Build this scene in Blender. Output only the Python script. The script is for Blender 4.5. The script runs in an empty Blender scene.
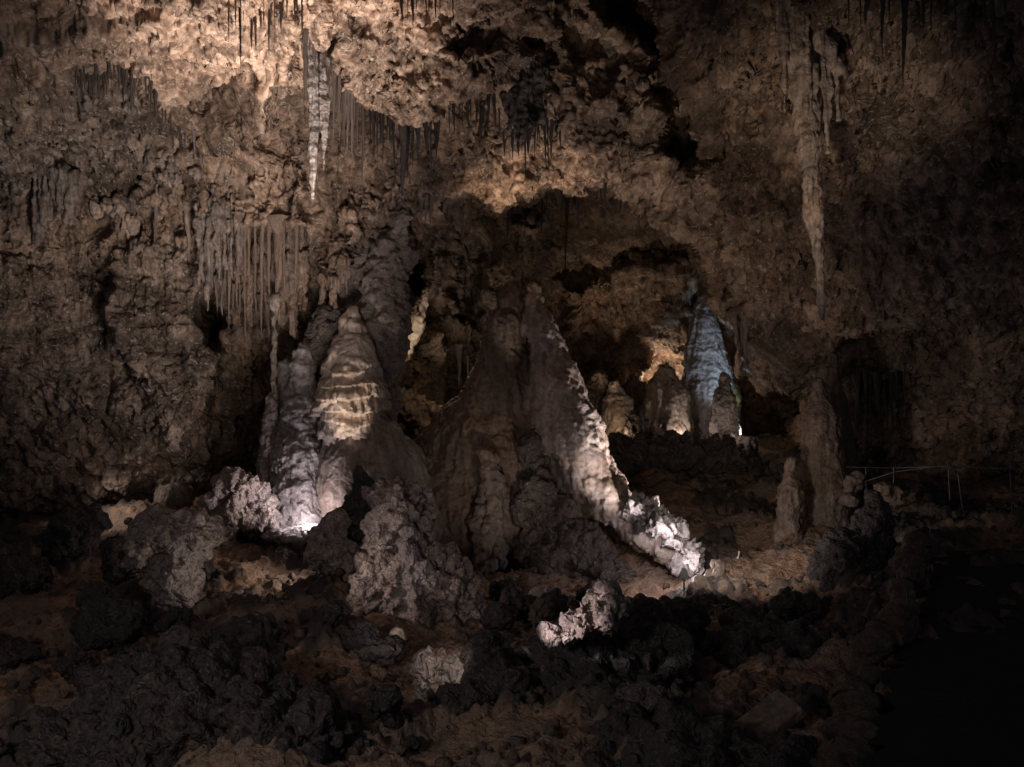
import bpy, math, random
import numpy as np
import openvdb as vdb
from mathutils import Vector

random.seed(7)
scene = bpy.context.scene
col = scene.collection
F32 = np.float32
FPX, CX, CY, CZ = 887.0, 512.0, 383.5, 6.0      # focal length in pixels of a 1024 px wide frame, centre, eye height


def P(px, py, Y):
    return np.array([Y * (px - CX) / FPX, Y, Y * (CY - py) / FPX + CZ])


# ------------------------------------------------------------------ camera, world, lamps, exposure
cam_d = bpy.data.cameras.new('camera')
cam_d.sensor_width = 36.0
cam_d.lens = 36.0 * FPX / 1024.0
cam_d.clip_start, cam_d.clip_end = 0.1, 300.0
cam = bpy.data.objects.new('camera', cam_d)
cam.location = (0, 0, CZ)
cam.rotation_euler = (math.radians(90), 0, 0)
col.objects.link(cam)
scene.camera = cam

world = bpy.data.worlds.new('World')
scene.world = world
world.use_nodes = True
bg = world.node_tree.nodes['Background']
bg.inputs['Color'].default_value = (0.80, 0.80, 1.0, 1)
bg.inputs['Strength'].default_value = 0.05

scene.view_settings.view_transform = 'Standard'
scene.view_settings.look = 'None'
scene.view_settings.exposure = 0.2
scene.view_settings.gamma = 1.0
scene.cycles.use_denoising = True
scene.cycles.max_bounces = 6
scene.cycles.diffuse_bounces = 3
scene.cycles.sample_clamp_indirect = 4.0


def lamp(name, pos, power, color, radius=0.15, target=None, angle=None, blend=0.8):
    d = bpy.data.lights.new(name, 'SPOT' if target is not None else 'POINT')
    d.energy, d.color, d.shadow_soft_size = power, color, radius
    o = bpy.data.objects.new(name, d)
    o.location = P(*pos)
    if target is not None:
        d.spot_size, d.spot_blend = math.radians(angle), blend
        v = Vector(P(*target)) - Vector(P(*pos))
        o.rotation_euler = v.to_track_quat('-Z', 'Y').to_euler()
    col.objects.link(o)
    return o


WARM, TUNG, WHITE, COOL = (1.0, 0.86, 0.76), (1.0, 0.70, 0.45), (1.0, 0.88, 0.93), (0.62, 0.80, 1.0)
# the cave's floodlights behind rocks, along with added fills and a contrast lamp
lamp('lobe_floodlight', (205, 478, 26.8), 260, WARM, 0.15, (140, 395, 30), 90, 1.0)
lamp('front_fill', (-1400, 300, 3.0), 900, (1.0, 0.90, 0.82), 0.5, (330, 700, 14.5), 82, 1.0)  # added soft fill, out of view at front left
lamp('ceiling_floodlight', (300, 545, 19.0), 13500, WARM, 1.1, (275, 0, 21.5), 47, 1.0)
lamp('ceiling_floodlight', (505, 585, 20.0), 1900, WARM, 1.0, (400, 80, 23.5), 55, 1.0)
lamp('arch_floodlight', (500, 470, 24.5), 2900, (1.0, 0.76, 0.54), 0.15, (525, 165, 28.5), 32, 1.0)
lamp('arch_floodlight', (580, 560, 22.0), 1300, WARM, 0.15, (600, 110, 27), 46, 1.0)
lamp('wall_floodlight', (285, 640, 16.0), 6600, WARM, 1.6, (262, 215, 29.5), 42, 1.0)
lamp('wall_floodlight', (420, 650, 15.0), 7500, (1.0, 0.88, 0.80), 1.8, (100, 160, 28), 52, 1.0)
lamp('column_floodlight', (308, 518, 26.2), 75, WHITE, 0.10)
lamp('column_floodlight', (325, 528, 25.5), 150, WHITE, 0.10, (298, 420, 28), 70, 1.0)
lamp('drapery_floodlight', (332, 562, 23.6), 1500, (1.0, 0.83, 0.70), 0.12, (353, 364, 28.2), 20, 0.5)
lamp('ridge_floodlight', (664, 540, 24.3), 55, WHITE, 0.10)
lamp('ridge_floodlight', (724, 545, 25.6), 2300, (1.0, 0.87, 0.86), 0.10, (582, 430, 28.0), 44, 1.0)
lamp('ridge_floodlight', (672, 580, 23.2), 1500, (1.0, 0.87, 0.86), 0.10, (584, 445, 27.7), 26, 1.0)
lamp('ridge_floodlight', (691, 571, 23.9), 40, WHITE, 0.08)
lamp('recess_floodlight', (745, 440, 37.0), 1300, COOL, 0.12, (703, 340, 41), 50, 1.0)
lamp('recess_floodlight', (744, 400, 40.0), 5, (0.85, 0.95, 0.55), 0.1)
lamp('recess_floodlight', (655, 385, 46.0), 260, (1.0, 0.78, 0.58), 0.15)
lamp('recess_floodlight', (624, 432, 37.0), 25, TUNG, 0.15)
lamp('recess_floodlight', (686, 436, 37.2), 40, WARM, 0.10)
lamp('recess_floodlight', (736, 425, 35.6), 22, WARM, 0.10)
lamp('recess_floodlight', (600, 425, 36.4), 420, (1.0, 0.76, 0.55), 0.2, (612, 240, 42), 62, 1.0)
lamp('recess_floodlight', (468, 430, 35.0), 300, WARM, 0.2, (465, 270, 40), 60, 1.0)
lamp('window_floodlight', (424, 340, 33.2), 60, (1.0, 0.82, 0.55), 0.10)
lamp('niche_floodlight', (462, 398, 35.0), 20, TUNG, 0.10)
lamp('rubble_floodlight', (500, 625, 13.0), 150, WHITE, 0.06, (585, 620, 14.2), 40, 0.6)
lamp('rubble_floodlight', (516, 664, 14.5), 10, WHITE, 0.06)
lamp('rubble_floodlight', (440, 615, 12.6), 140, WARM, 0.08, (448, 668, 15.2), 26, 0.6)
lamp('mound_floodlight', (250, 575, 18.5), 220, (1.0, 0.84, 0.80), 0.2, (425, 560, 20.8), 60, 1.0)
lamp('mound_floodlight', (345, 670, 13.5), 150, (1.0, 0.86, 0.84), 0.2, (435, 560, 20.6), 46, 1.0)
lamp('popcorn_light', (318, 500, 24.8), 420, WHITE, 0.1, (243, 495, 26.5), 45, 1.0)
lamp('apron_floodlight', (548, 572, 22.0), 280, WARM, 0.2, (478, 460, 28.5), 48, 1.0)
lamp('apron_floodlight', (548, 570, 22.0), 900, WARM, 0.1, (508, 318, 28.9), 9, 1.0)
lamp('popcorn_light', (262, 600, 19.0), 90, WARM, 0.15, (178, 560, 20.4), 60, 1.0)  # added side lamp giving the pedestal more contrast
lamp('soil_fill', (330, 550, 23.0), 120, WARM, 0.1, (230, 590, 23), 100, 1.0)  # added fill brightening the brown soil
lamp('soil_fill', (60, 440, 29.0), 380, WARM, 0.3, (130, 520, 30), 100, 1.0)  # added fill over the bare soil at left
lamp('slope_fill', (700, 530, 21), 460, WARM, 0.3, (780, 530, 26), 110, 1.0)  # added fill brightening the right slope
lamp('right_wall_floodlight', (640, 590, 15.0), 480, (1.0, 0.79, 0.62), 0.9, (700, 170, 23), 46, 1.0)
lamp('right_wall_floodlight', (700, 520, 24.0), 600, (1.0, 0.8, 0.64), 0.2, (720, 260, 29), 60, 1.0)
lamp('right_wall_floodlight', (690, 700, 9.0), 2400, (1.0, 0.80, 0.62), 0.3, (809, 170, 17.3), 27, 1.0)

# ------------------------------------------------------------------ noise
_r = np.random.RandomState(11)
PERM = _r.permutation(256).astype(np.int32)
PERM = np.concatenate([PERM, PERM, PERM])
_g = _r.normal(size=(256, 3)).astype(F32)
GRAD = _g / np.linalg.norm(_g, axis=1, keepdims=True)
JIT = _r.rand(256, 3).astype(F32)


def perlin(p):
    p = p.astype(F32)
    i = np.floor(p).astype(np.int32)
    f = p - i
    i &= 255
    u = f * f * f * (f * (f * 6 - 15) + 10)
    out = np.zeros(len(p), F32)
    for dx in (0, 1):
        wx = u[:, 0] if dx else 1 - u[:, 0]
        for dy in (0, 1):
            wy = u[:, 1] if dy else 1 - u[:, 1]
            for dz in (0, 1):
                wz = u[:, 2] if dz else 1 - u[:, 2]
                h = PERM[PERM[PERM[i[:, 0] + dx] + i[:, 1] + dy] + i[:, 2] + dz]
                g = GRAD[h]
                out += wx * wy * wz * (g[:, 0] * (f[:, 0] - dx) + g[:, 1] * (f[:, 1] - dy) + g[:, 2] * (f[:, 2] - dz))
    return out * 1.6


def fbm(p, octaves=4, gain=0.5, ridged=False):
    out = np.zeros(len(p), F32)
    a, q = 1.0, p.astype(F32)
    for k in range(octaves):
        n = perlin(q + 17.3 * k)
        out += a * ((0.5 - np.abs(n)) * 2 - 0.45 if ridged else n)
        q = q * 2.03
        a *= gain
    return out


def worley(p, two=False):
    p = p.astype(F32)
    i = np.floor(p).astype(np.int32)
    f = p - i
    i &= 255
    best = np.full(len(p), 9.0, F32)
    for dx in (-1, 0, 1):
        for dy in (-1, 0, 1):
            for dz in (-1, 0, 1):
                h = PERM[PERM[PERM[(i[:, 0] + dx) & 255] + ((i[:, 1] + dy) & 255)] + ((i[:, 2] + dz) & 255)]
                j = JIT[h]
                d = (j[:, 0] + dx - f[:, 0]) ** 2 + (j[:, 1] + dy - f[:, 1]) ** 2 + (j[:, 2] + dz - f[:, 2]) ** 2
                np.minimum(best, d, out=best)
    return np.sqrt(best)


def knobs(p):
    """round knobs with sharp creases between them"""
    f = worley(p)
    return np.sqrt(np.clip(1 - (f / 0.74) ** 2, 0.0, 1)) - 0.6


def smooth01(x):
    x = np.clip(x, 0, 1)
    return x * x * (3 - 2 * x)


def poly_mask(poly, x, y, soft):
    """1 inside the closed outline, 0 outside, with a soft edge"""
    poly = np.array(poly, F32)
    inside = np.zeros(x.shape, bool)
    d2 = np.full(x.shape, 1e9, F32)
    n = len(poly)
    for k in range(n):
        ax, ay = poly[k]
        bx, by = poly[(k + 1) % n]
        ex, ey = bx - ax, by - ay
        wx, wy = x - ax, y - ay
        t = np.clip((wx * ex + wy * ey) / max(ex * ex + ey * ey, 1e-6), 0, 1)
        d2 = np.minimum(d2, (wx - t * ex) ** 2 + (wy - t * ey) ** 2)
        c = ((ay > y) != (by > y))
        with np.errstate(divide='ignore', invalid='ignore'):
            xi = ex * (y - ay) / (ey if ey != 0 else 1e-9) + ax
        inside ^= c & (x < xi)
    sd = np.where(inside, np.sqrt(d2), -np.sqrt(d2))
    return smooth01(sd / (2 * soft) + 0.5)


# ------------------------------------------------------------------ materials
def rock_mat(name, tones, grey, scale=1.0, fleck=0.25, pits=0.5, bump=0.5, rough=0.85, knobs=0.0, streak=0.0, zones=False, spec=0.25, stain=0.0):
    """tones: dark, mid, light limestone; grey: dull mineral that lies over it in patches"""
    m = bpy.data.materials.new(name)
    m.use_nodes = True
    nt = m.node_tree
    N, L = nt.nodes, nt.links
    N.clear()

    def node(t, **kw):
        n = N.new(t)
        for k, v in kw.items():
            setattr(n, k, v)
        return n

    def setin(n, **kw):
        for k, v in kw.items():
            n.inputs[k].default_value = v
        return n
    out = node('ShaderNodeOutputMaterial')
    bs = node('ShaderNodeBsdfPrincipled')
    bs.inputs['Roughness'].default_value = rough
    bs.inputs['Specular IOR Level'].default_value = spec
    L.new(bs.outputs[0], out.inputs[0])
    tc = node('ShaderNodeTexCoord')
    oi = node('ShaderNodeObjectInfo')
    mul = node('ShaderNodeVectorMath', operation='SCALE')
    mul.inputs[3].default_value = 37.0
    cmb = node('ShaderNodeCombineXYZ')
    for k in range(3):
        L.new(oi.outputs['Random'], cmb.inputs[k])
    L.new(cmb.outputs[0], mul.inputs[0])
    add = node('ShaderNodeVectorMath', operation='ADD')
    L.new(tc.outputs['Object'], add.inputs[0])
    L.new(mul.outputs[0], add.inputs[1])
    co = add.outputs[0]

    def noise(sc, det=5, dist=0.0, ro=0.55, vec=None):
        n = node('ShaderNodeTexNoise')
        setin(n, Scale=sc * scale, Detail=det, Distortion=dist, Roughness=ro)
        L.new(vec or co, n.inputs['Vector'])
        return n.outputs['Fac']

    def ramp(f, *stops):
        r = node('ShaderNodeValToRGB')
        e = r.color_ramp.elements
        while len(e) < len(stops):
            e.new(0.5)
        for el, (p, c) in zip(e, stops):
            el.position = p
            el.color = (c, c, c, 1) if isinstance(c, (int, float)) else (*c, 1)
        L.new(f, r.inputs[0])
        return r.outputs[0]

    def mix(f, a, b, bt='MIX'):
        n = node('ShaderNodeMix', data_type='RGBA', blend_type=bt)
        for s, v in ((0, f), (6, a), (7, b)):
            if isinstance(v, (int, float)):
                n.inputs[s].default_value = v
            elif isinstance(v, tuple):
                n.inputs[s].default_value = (*v, 1)
            else:
                L.new(v, n.inputs[s])
        return n.outputs[2]

    def math_(op, a, b):
        n = node('ShaderNodeMath', operation=op)
        for s, v in ((0, a), (1, b)):
            if isinstance(v, (int, float)):
                n.inputs[s].default_value = v
            else:
                L.new(v, n.inputs[s])
        return n.outputs[0]
    c = ramp(noise(0.9, 5, 0.9, 0.6), (0.40, tones[0]), (0.5, tones[1]), (0.60, tones[2]))
    c2 = ramp(noise(2.6, 3, 2.0, 0.55), (0.38, tones[0]), (0.5, tones[1]), (0.62, tones[2]))
    c = mix(0.55, c, c2)
    gmask = ramp(noise(0.42, 6, 0.8, 0.6), (0.44, 0.0), (0.58, 1.0))
    c = mix(math_('MULTIPLY', gmask, 0.75), c, grey)
    if zones:
        def attr(nm):
            a = node('ShaderNodeAttribute', attribute_name=nm)
            return a.outputs['Fac']
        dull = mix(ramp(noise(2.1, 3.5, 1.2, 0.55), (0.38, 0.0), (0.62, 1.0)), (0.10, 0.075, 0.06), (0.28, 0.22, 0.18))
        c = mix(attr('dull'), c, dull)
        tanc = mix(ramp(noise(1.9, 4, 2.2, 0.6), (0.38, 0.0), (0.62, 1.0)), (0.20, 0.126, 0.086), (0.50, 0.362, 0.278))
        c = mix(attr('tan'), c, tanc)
    if streak:
        mp = node('ShaderNodeMapping')
        mp.inputs['Scale'].default_value = (6, 6, 0.35)
        L.new(co, mp.inputs[0])
        s = ramp(noise(1.0, 6, 0.3, 0.6, mp.outputs[0]), (0.38, 0.35), (0.62, 1.15))
        c = mix(streak, c, mix(1.0, c, s, 'MULTIPLY'))
    if stain:
        ms = node('ShaderNodeMapping')
        ms.inputs['Scale'].default_value = (1.3, 1.3, 0.16)
        L.new(co, ms.inputs[0])
        st = ramp(noise(1.0, 5, 1.2, 0.6, ms.outputs[0]), (0.40, 0.34), (0.52, 1.0), (0.68, 1.2))
        blot = ramp(noise(0.33, 4, 1.5, 0.6), (0.40, 0.34), (0.56, 1.12))
        c = mix(stain, c, mix(1.0, mix(1.0, c, st, 'MULTIPLY'), blot, 'MULTIPLY'))
    fl = ramp(noise(3.6, 2.5, 3.0, 0.5), (0.60, 0.0), (0.68, 1.0))
    c = mix(math_('MULTIPLY', fl, fleck), c, (0.60, 0.52, 0.46))
    pt = ramp(noise(3.1, 3, 2.2, 0.55), (0.34, 1.0), (0.44, 0.0))
    c = mix(math_('MULTIPLY', pt, pits), c, tuple(0.35 * v for v in tones[0]))
    L.new(c, bs.inputs['Base Color'])
    h = math_('ADD', math_('MULTIPLY', noise(1.7, 3, 1.8, 0.55), 0.6), math_('MULTIPLY', noise(5.5, 2.5, 1.5, 0.55), 0.15 if stain else 0.3))
    if stain:
        calm = ramp(noise(0.3, 3, 1.2, 0.5), (0.42, 0.06), (0.60, 1.0))
        h = math_('ADD', math_('MULTIPLY', h, calm), math_('MULTIPLY', noise(0.8, 2.5, 1.6, 0.5), 0.6))
        for sc_, am_ in ((3.6, 0.42), (7.5, 0.2)):
            vp = node('ShaderNodeTexVoronoi')
            setin(vp, Scale=sc_)
            L.new(co, vp.inputs['Vector'])
            h = math_('SUBTRACT', h, math_('MULTIPLY', math_('MULTIPLY', vp.outputs['Distance'], am_), attr('pop')))
    if knobs:
        vo = node('ShaderNodeTexVoronoi')
        setin(vo, Scale=4.2 * scale)
        L.new(co, vo.inputs['Vector'])
        h = math_('SUBTRACT', h, math_('MULTIPLY', vo.outputs['Distance'], 0.34 * knobs))
        vo = node('ShaderNodeTexVoronoi')
        setin(vo, Scale=9.0 * scale)
        L.new(co, vo.inputs['Vector'])
        h = math_('SUBTRACT', h, math_('MULTIPLY', vo.outputs['Distance'], 0.16 * knobs))
    if streak:
        h = math_('ADD', h, math_('MULTIPLY', noise(3.0, 4, 0.2, 0.5, mp.outputs[0]), 0.10))
    b = node('ShaderNodeBump')
    setin(b, Strength=bump, Distance=0.55 / scale)
    L.new(h, b.inputs['Height'])
    L.new(b.outputs[0], bs.inputs['Normal'])
    return m


TAN = ((0.15, 0.092, 0.060), (0.29, 0.192, 0.130), (0.43, 0.315, 0.23))
M = {
    'frosted': rock_mat('frosted_stalactite_stone', ((0.20, 0.165, 0.15), (0.33, 0.285, 0.265), (0.46, 0.41, 0.385)), (0.26, 0.23, 0.22), 2.5, 0.2, 0.2, 0.4, 0.5, streak=0.6, knobs=0.5),
    'tanstraw': rock_mat('tan_stalactite_stone', ((0.24, 0.17, 0.125), (0.40, 0.30, 0.23), (0.52, 0.42, 0.34)), (0.30, 0.25, 0.22), 1.6, 0.2, 0.4, 0.4, 0.6, streak=0.6),
    'lilac': rock_mat('lilac_limestone', ((0.11, 0.085, 0.075), (0.20, 0.16, 0.145), (0.29, 0.24, 0.22)), (0.15, 0.125, 0.115), 1.2, 0.3, 0.5, 0.6, knobs=0.4),
    'moundflow': rock_mat('bare_flowstone', ((0.14, 0.105, 0.083), (0.215, 0.168, 0.138), (0.30, 0.245, 0.205)), (0.235, 0.20, 0.18), 0.8, 0.1, 0.3, 0.3, 0.65, streak=0.5),
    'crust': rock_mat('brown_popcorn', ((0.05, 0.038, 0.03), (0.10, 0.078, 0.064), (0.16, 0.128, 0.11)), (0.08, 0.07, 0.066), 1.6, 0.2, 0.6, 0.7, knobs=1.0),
    'cave': rock_mat('cave_limestone', TAN, (0.22, 0.165, 0.13), fleck=0.4, pits=0.4, bump=0.7, zones=True, stain=0.75),
    'soil': rock_mat('cave_soil', ((0.13, 0.08, 0.052), (0.23, 0.145, 0.095), (0.32, 0.21, 0.145)), (0.15, 0.115, 0.095), 1.4, 0.12, 0.4, 0.6),
    'popcorn': rock_mat('cave_popcorn', ((0.11, 0.08, 0.065), (0.25, 0.19, 0.16), (0.38, 0.31, 0.27)), (0.20, 0.17, 0.165), 1.6, 0.5, 0.6, 0.7, knobs=1.0),
    'shadepop': rock_mat('shaded_popcorn', ((0.025, 0.02, 0.02), (0.055, 0.045, 0.042), (0.09, 0.075, 0.07)), (0.045, 0.04, 0.042), 1.6, 0.12, 0.6, 0.8, knobs=1.0),  # popcorn darkened for rocks seen from their shaded side
    'flow': rock_mat('flowstone', ((0.24, 0.17, 0.125), (0.37, 0.285, 0.225), (0.49, 0.40, 0.33)), (0.30, 0.26, 0.24), 0.9, 0.2, 0.35, 0.28, 0.6, streak=0.5, spec=0.4),
    'brownflow': rock_mat('brown_flowstone', ((0.10, 0.065, 0.042), (0.17, 0.115, 0.08), (0.24, 0.17, 0.125)), (0.14, 0.115, 0.10), 0.9, 0.15, 0.4, 0.4, 0.7, streak=0.5),
    'grey': rock_mat('grey_flowstone', ((0.20, 0.175, 0.17), (0.32, 0.285, 0.275), (0.44, 0.40, 0.385)), (0.22, 0.20, 0.20), 0.9, 0.35, 0.45, 0.5, 0.7, streak=0.4, knobs=0.4),
    'brownstraw': rock_mat('brown_stalactite_stone', ((0.13, 0.08, 0.055), (0.24, 0.165, 0.12), (0.37, 0.28, 0.22)), (0.22, 0.17, 0.145), 2.0, 0.25, 0.4, 0.4, 0.6, streak=0.6),
    'straw': rock_mat('stalactite_stone', ((0.13, 0.095, 0.075), (0.23, 0.18, 0.15), (0.34, 0.28, 0.24)), (0.17, 0.145, 0.14), 2.0, 0.2, 0.4, 0.4, 0.6, streak=0.6),
    'shadestraw': rock_mat('shaded_stalactite_stone', ((0.045, 0.036, 0.034), (0.09, 0.072, 0.066), (0.14, 0.115, 0.105)), (0.07, 0.06, 0.06), 2.0, 0.1, 0.4, 0.4, 0.7, streak=0.6),  # stalactite stone darkened to paint the shadow side of the fringes
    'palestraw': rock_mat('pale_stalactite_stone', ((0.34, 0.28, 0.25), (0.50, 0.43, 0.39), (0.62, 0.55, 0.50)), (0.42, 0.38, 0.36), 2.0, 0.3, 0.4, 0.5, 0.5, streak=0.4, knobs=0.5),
}


def metal_mat(name, c, rough, metallic=1.0):
    m = bpy.data.materials.new(name)
    m.use_nodes = True
    nt = m.node_tree
    b = nt.nodes['Principled BSDF']
    b.inputs['Metallic'].default_value = metallic
    n = nt.nodes.new('ShaderNodeTexNoise')
    n.inputs['Scale'].default_value = 9
    r = nt.nodes.new('ShaderNodeValToRGB')
    r.color_ramp.elements[0].color = (*[0.6 * v for v in c], 1)
    r.color_ramp.elements[1].color = (*c, 1)
    nt.links.new(n.outputs[0], r.inputs[0])
    nt.links.new(r.outputs[0], b.inputs['Base Color'])
    b.inputs['Roughness'].default_value = rough
    return m


M['steel'] = metal_mat('worn_steel', (0.11, 0.11, 0.113), 0.5)
M['rubble'] = rock_mat('loose_rubble', ((0.05, 0.035, 0.025), (0.09, 0.062, 0.046), (0.14, 0.10, 0.078)), (0.07, 0.06, 0.055), 2.0, 0.1, 0.5, 0.6)
M['black'] = metal_mat('black_paint', (0.02, 0.02, 0.02), 0.5, 0.0)


# ------------------------------------------------------------------ mesh helpers
def mesh_np(name, v, quads, attrs=None, smooth=True):
    me = bpy.data.meshes.new(name)
    v = np.ascontiguousarray(v, F32)
    q = np.ascontiguousarray(quads, np.int32)
    k = q.shape[1]
    me.vertices.add(len(v))
    me.vertices.foreach_set('co', v.ravel())
    me.loops.add(q.size)
    me.loops.foreach_set('vertex_index', q.ravel())
    me.polygons.add(len(q))
    me.polygons.foreach_set('loop_start', np.arange(0, q.size, k, dtype=np.int32))
    me.polygons.foreach_set('use_smooth', np.full(len(q), smooth, bool))
    me.update(calc_edges=True)
    for nm, a in (attrs or {}).items():
        at = me.attributes.new(nm, 'FLOAT', 'POINT')
        at.data.foreach_set('value', np.ascontiguousarray(a, F32))
    return me


def link(name, me, mat, loc=(0, 0, 0), parent=None):
    o = bpy.data.objects.new(name, me)
    if mat is not None and not me.materials:
        me.materials.append(mat)
    o.location = loc
    o.parent = parent
    col.objects.link(o)
    return o


def tag(o, label=None, cat=None, group=None, kind=None):
    for k, v in (('label', label), ('category', cat), ('group', group), ('kind', kind)):
        if v:
            o[k] = v
    return o


def vnormals(v, q):
    a = v[q[:, 2]] - v[q[:, 0]]
    b = v[q[:, -1]] - v[q[:, 1]]
    fn = np.cross(a, b)
    n = np.zeros_like(v)
    for c in range(q.shape[1]):
        for d in range(3):
            n[:, d] += np.bincount(q[:, c], fn[:, d], len(v))
    return n / (np.linalg.norm(n, axis=1, keepdims=True) + 1e-9)


# ------------------------------------------------------------------ cave shell: ceiling and walls
STEP = 1.25
gx = np.arange(-170, 1191, STEP)
gy = np.arange(-130, 591, STEP)
GW, GH = len(gx), len(gy)
X, Y_ = np.meshgrid(gx, gy)
cxs = [-170, 0, 100, 200, 270, 340, 400, 450, 520, 580, 640, 700, 760, 850, 950, 1100, 1190]
cys = [-130, 0, 60, 120, 180, 240, 300, 380, 470, 590]
TAB = np.array([
    [13, 14, 15, 16, 16.5, 17, 17, 17, 17, 17, 17, 16, 15.5, 15, 14.5, 13, 12],
    [19, 20, 20.5, 21, 21.5, 22, 22, 22, 22.5, 23, 23.5, 20, 19.5, 19, 18, 16.5, 16],
    [22, 23, 23.5, 24, 24.5, 24.5, 23.5, 23.5, 24.5, 26, 26, 22, 21.5, 21, 20, 18.5, 18],
    [24.5, 25.5, 26.5, 27, 27.5, 27, 25.5, 25.5, 26.5, 27, 27, 24, 23.5, 23, 22, 20.5, 20],
    [26, 27, 28.5, 29, 29, 28.5, 28.5, 28, 28.5, 29, 29, 26.5, 25.5, 24.5, 24, 22.5, 22],
    [26.5, 27.5, 29.5, 30, 29.7, 29.5, 30, 30, 30.5, 31, 31, 29.5, 28, 27, 26, 24, 23],
    [27, 28, 30, 31, 31, 30.5, 31, 31, 32, 33, 34, 33, 31.5, 30, 29, 26, 25],
    [28, 29, 30.5, 31, 33, 33, 33, 33, 34, 36, 37, 37.5, 36.5, 33, 31, 28, 27],
    [29, 31, 32, 32.5, 35, 35, 35, 36, 38, 40, 40, 40, 39, 34.5, 32, 29, 28],
    [30, 32, 33, 34, 36, 36, 36, 37, 40, 42, 42, 42, 40, 35, 33, 30, 29]], float)
rows = np.array([np.interp(gx, cxs, r) for r in TAB])
D = np.array([np.interp(gy, cys, rows[:, i]) for i in range(GW)]).T


def blur(a, r):
    k = int(r)
    for _ in range(3):
        for ax in (0, 1):
            pad = [(0, 0), (0, 0)]
            pad[ax] = (k + 1, k)
            c = np.cumsum(np.pad(a, pad, mode='edge'), axis=ax)
            n = a.shape[ax]
            hi = np.take(c, np.arange(2 * k + 1, 2 * k + 1 + n), axis=ax)
            lo = np.take(c, np.arange(0, n), axis=ax)
            a = (hi - lo) / (2 * k + 1)
    return a


D = blur(D, 10)
# edges of the rock masses wander
pw = np.stack([X.ravel() / 38, Y_.ravel() / 38, np.zeros(X.size)], 1)
WX = X + (fbm(pw, 4, 0.6) * 9).reshape(X.shape)
WY = Y_ + (fbm(pw + 91.7, 4, 0.6) * 9).reshape(X.shape)


def mass(poly, off, soft, ramp=None):
    """pull a rock mass nearer (or away); ramp = rows over which it grows from nothing, so its top runs out into the wall"""
    global D
    m = poly_mask(poly, WX, WY, soft)
    if ramp:
        m = m * smooth01((WY - ramp[0]) / (ramp[1] - ramp[0]))
    D = D + m * off
    return m


# nearer ceiling plates with overhanging lips
mass([(-200, -200), (-200, 70), (30, 60), (55, 62), (80, 78), (110, 66), (140, 78), (165, 118), (188, 150), (215, 150), (245, 118), (285, 80), (300, 30), (310, -200)], -1.7, 5)
mass([(300, -200), (300, 5), (330, 40), (356, 100), (395, 118), (425, 128), (455, 112), (490, 105), (500, 70), (520, 40), (560, 30), (570, -200)], -1.5, 6)
mass([(450, 60), (505, 50), (540, 60), (545, 120), (530, 140), (505, 138), (480, 110)], -0.9, 7)
mass([(555, 40), (600, 60), (650, 80), (665, 150), (655, 185), (600, 165), (560, 150), (545, 100)], -0.7, 10)
# right hand mass, its edge hangs in front of the recess
mass([(655, -200), (660, 30), (664, 70), (690, 105), (702, 160), (690, 185), (720, 215), (725, 260), (730, 310), (742, 345), (790, 360), (830, 350), (880, 330), (1300, 330), (1300, -200)], -2.0, 7)
# black gaps
mass([(590, -60), (604, 22), (625, 30), (650, 45), (662, 90), (666, 150), (686, 168), (698, 150), (694, 112), (672, 80), (657, 0), (655, -60)], 2.6, 6)
mass([(204, 296), (222, 300), (224, 345), (206, 350), (200, 320)], 3.5, 4)
mass([(205, 375), (245, 352), (300, 365), (305, 470), (265, 480), (215, 470)], 0.6, 8)
mass([(404, 256), (416, 250), (424, 268), (420, 292), (408, 290)], 4.0, 3)
mass([(185, 110), (310, 110), (308, 228), (262, 236), (212, 226), (192, 212)], -1.2, 5, (120, 225))
mass([(316, 170), (356, 170), (354, 264), (338, 268), (320, 266)], -0.9, 4, (180, 262))
# popcorn covered lobes of the left wall
pop1 = mass([(100, 150), (190, 150), (205, 290), (220, 370), (205, 420), (178, 462), (164, 452), (158, 420), (120, 350), (105, 300)], -1.5, 8, (160, 330))
pop2 = mass([(-200, 290), (40, 260), (110, 300), (150, 390), (160, 440), (140, 480), (80, 500), (-200, 520)], -0.6, 16)
# grey pillar right of the drapery wall
pil = mass([(338, 225), (372, 195), (396, 172), (404, 225), (411, 265), (406, 310), (396, 372), (384, 440), (368, 440), (360, 330), (345, 280)], -0.6, 9)
mass([(405, 300), (424, 296), (420, 322), (404, 350), (396, 350)], -0.8, 4)
# the recess: what lies behind the arch
REC = [(424, 300), (436, 285), (440, 240), (438, 212), (452, 200), (472, 196), (490, 208), (503, 216), (528, 198), (565, 186), (610, 184), (645, 206), (680, 236), (697, 262), (712, 300), (735, 330), (744, 370), (765, 392), (800, 400), (800, 700), (384, 700), (384, 440), (396, 385), (402, 345)]
rec = poly_mask(REC, WX, WY, 4)
rys = [150, 190, 215, 245, 300, 350, 400, 470, 600]
deep_r = np.interp(gy, rys, [30.5, 31.5, 34, 38.5, 43, 45, 47, 49, 50])
deep_l = np.interp(gy, rys, [31, 34, 37, 39.5, 41, 42, 43, 44, 45])
wl = np.interp(gx, [440, 500, 560, 1200], [0, 0.3, 1, 1])[None, :]
DEEP = deep_l[:, None] * (1 - wl) + deep_r[:, None] * wl
DEEP = DEEP + poly_mask([(452, 205), (478, 200), (486, 250), (480, 330), (455, 330), (448, 270)], WX, WY, 8) * 1.5
DEEP = DEEP - poly_mask([(488, 225), (550, 225), (548, 270), (535, 320), (510, 330), (484, 310)], WX, WY, 14) * 2.8
DEEP = DEEP - poly_mask([(384, 330), (430, 320), (445, 380), (440, 460), (384, 470)], WX, WY, 8) * 3.0
DEEP = DEEP - poly_mask([(560, 350), (650, 338), (690, 335), (700, 300), (690, 255), (640, 260), (560, 290)], WX, WY, 9) * 2.2
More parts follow.
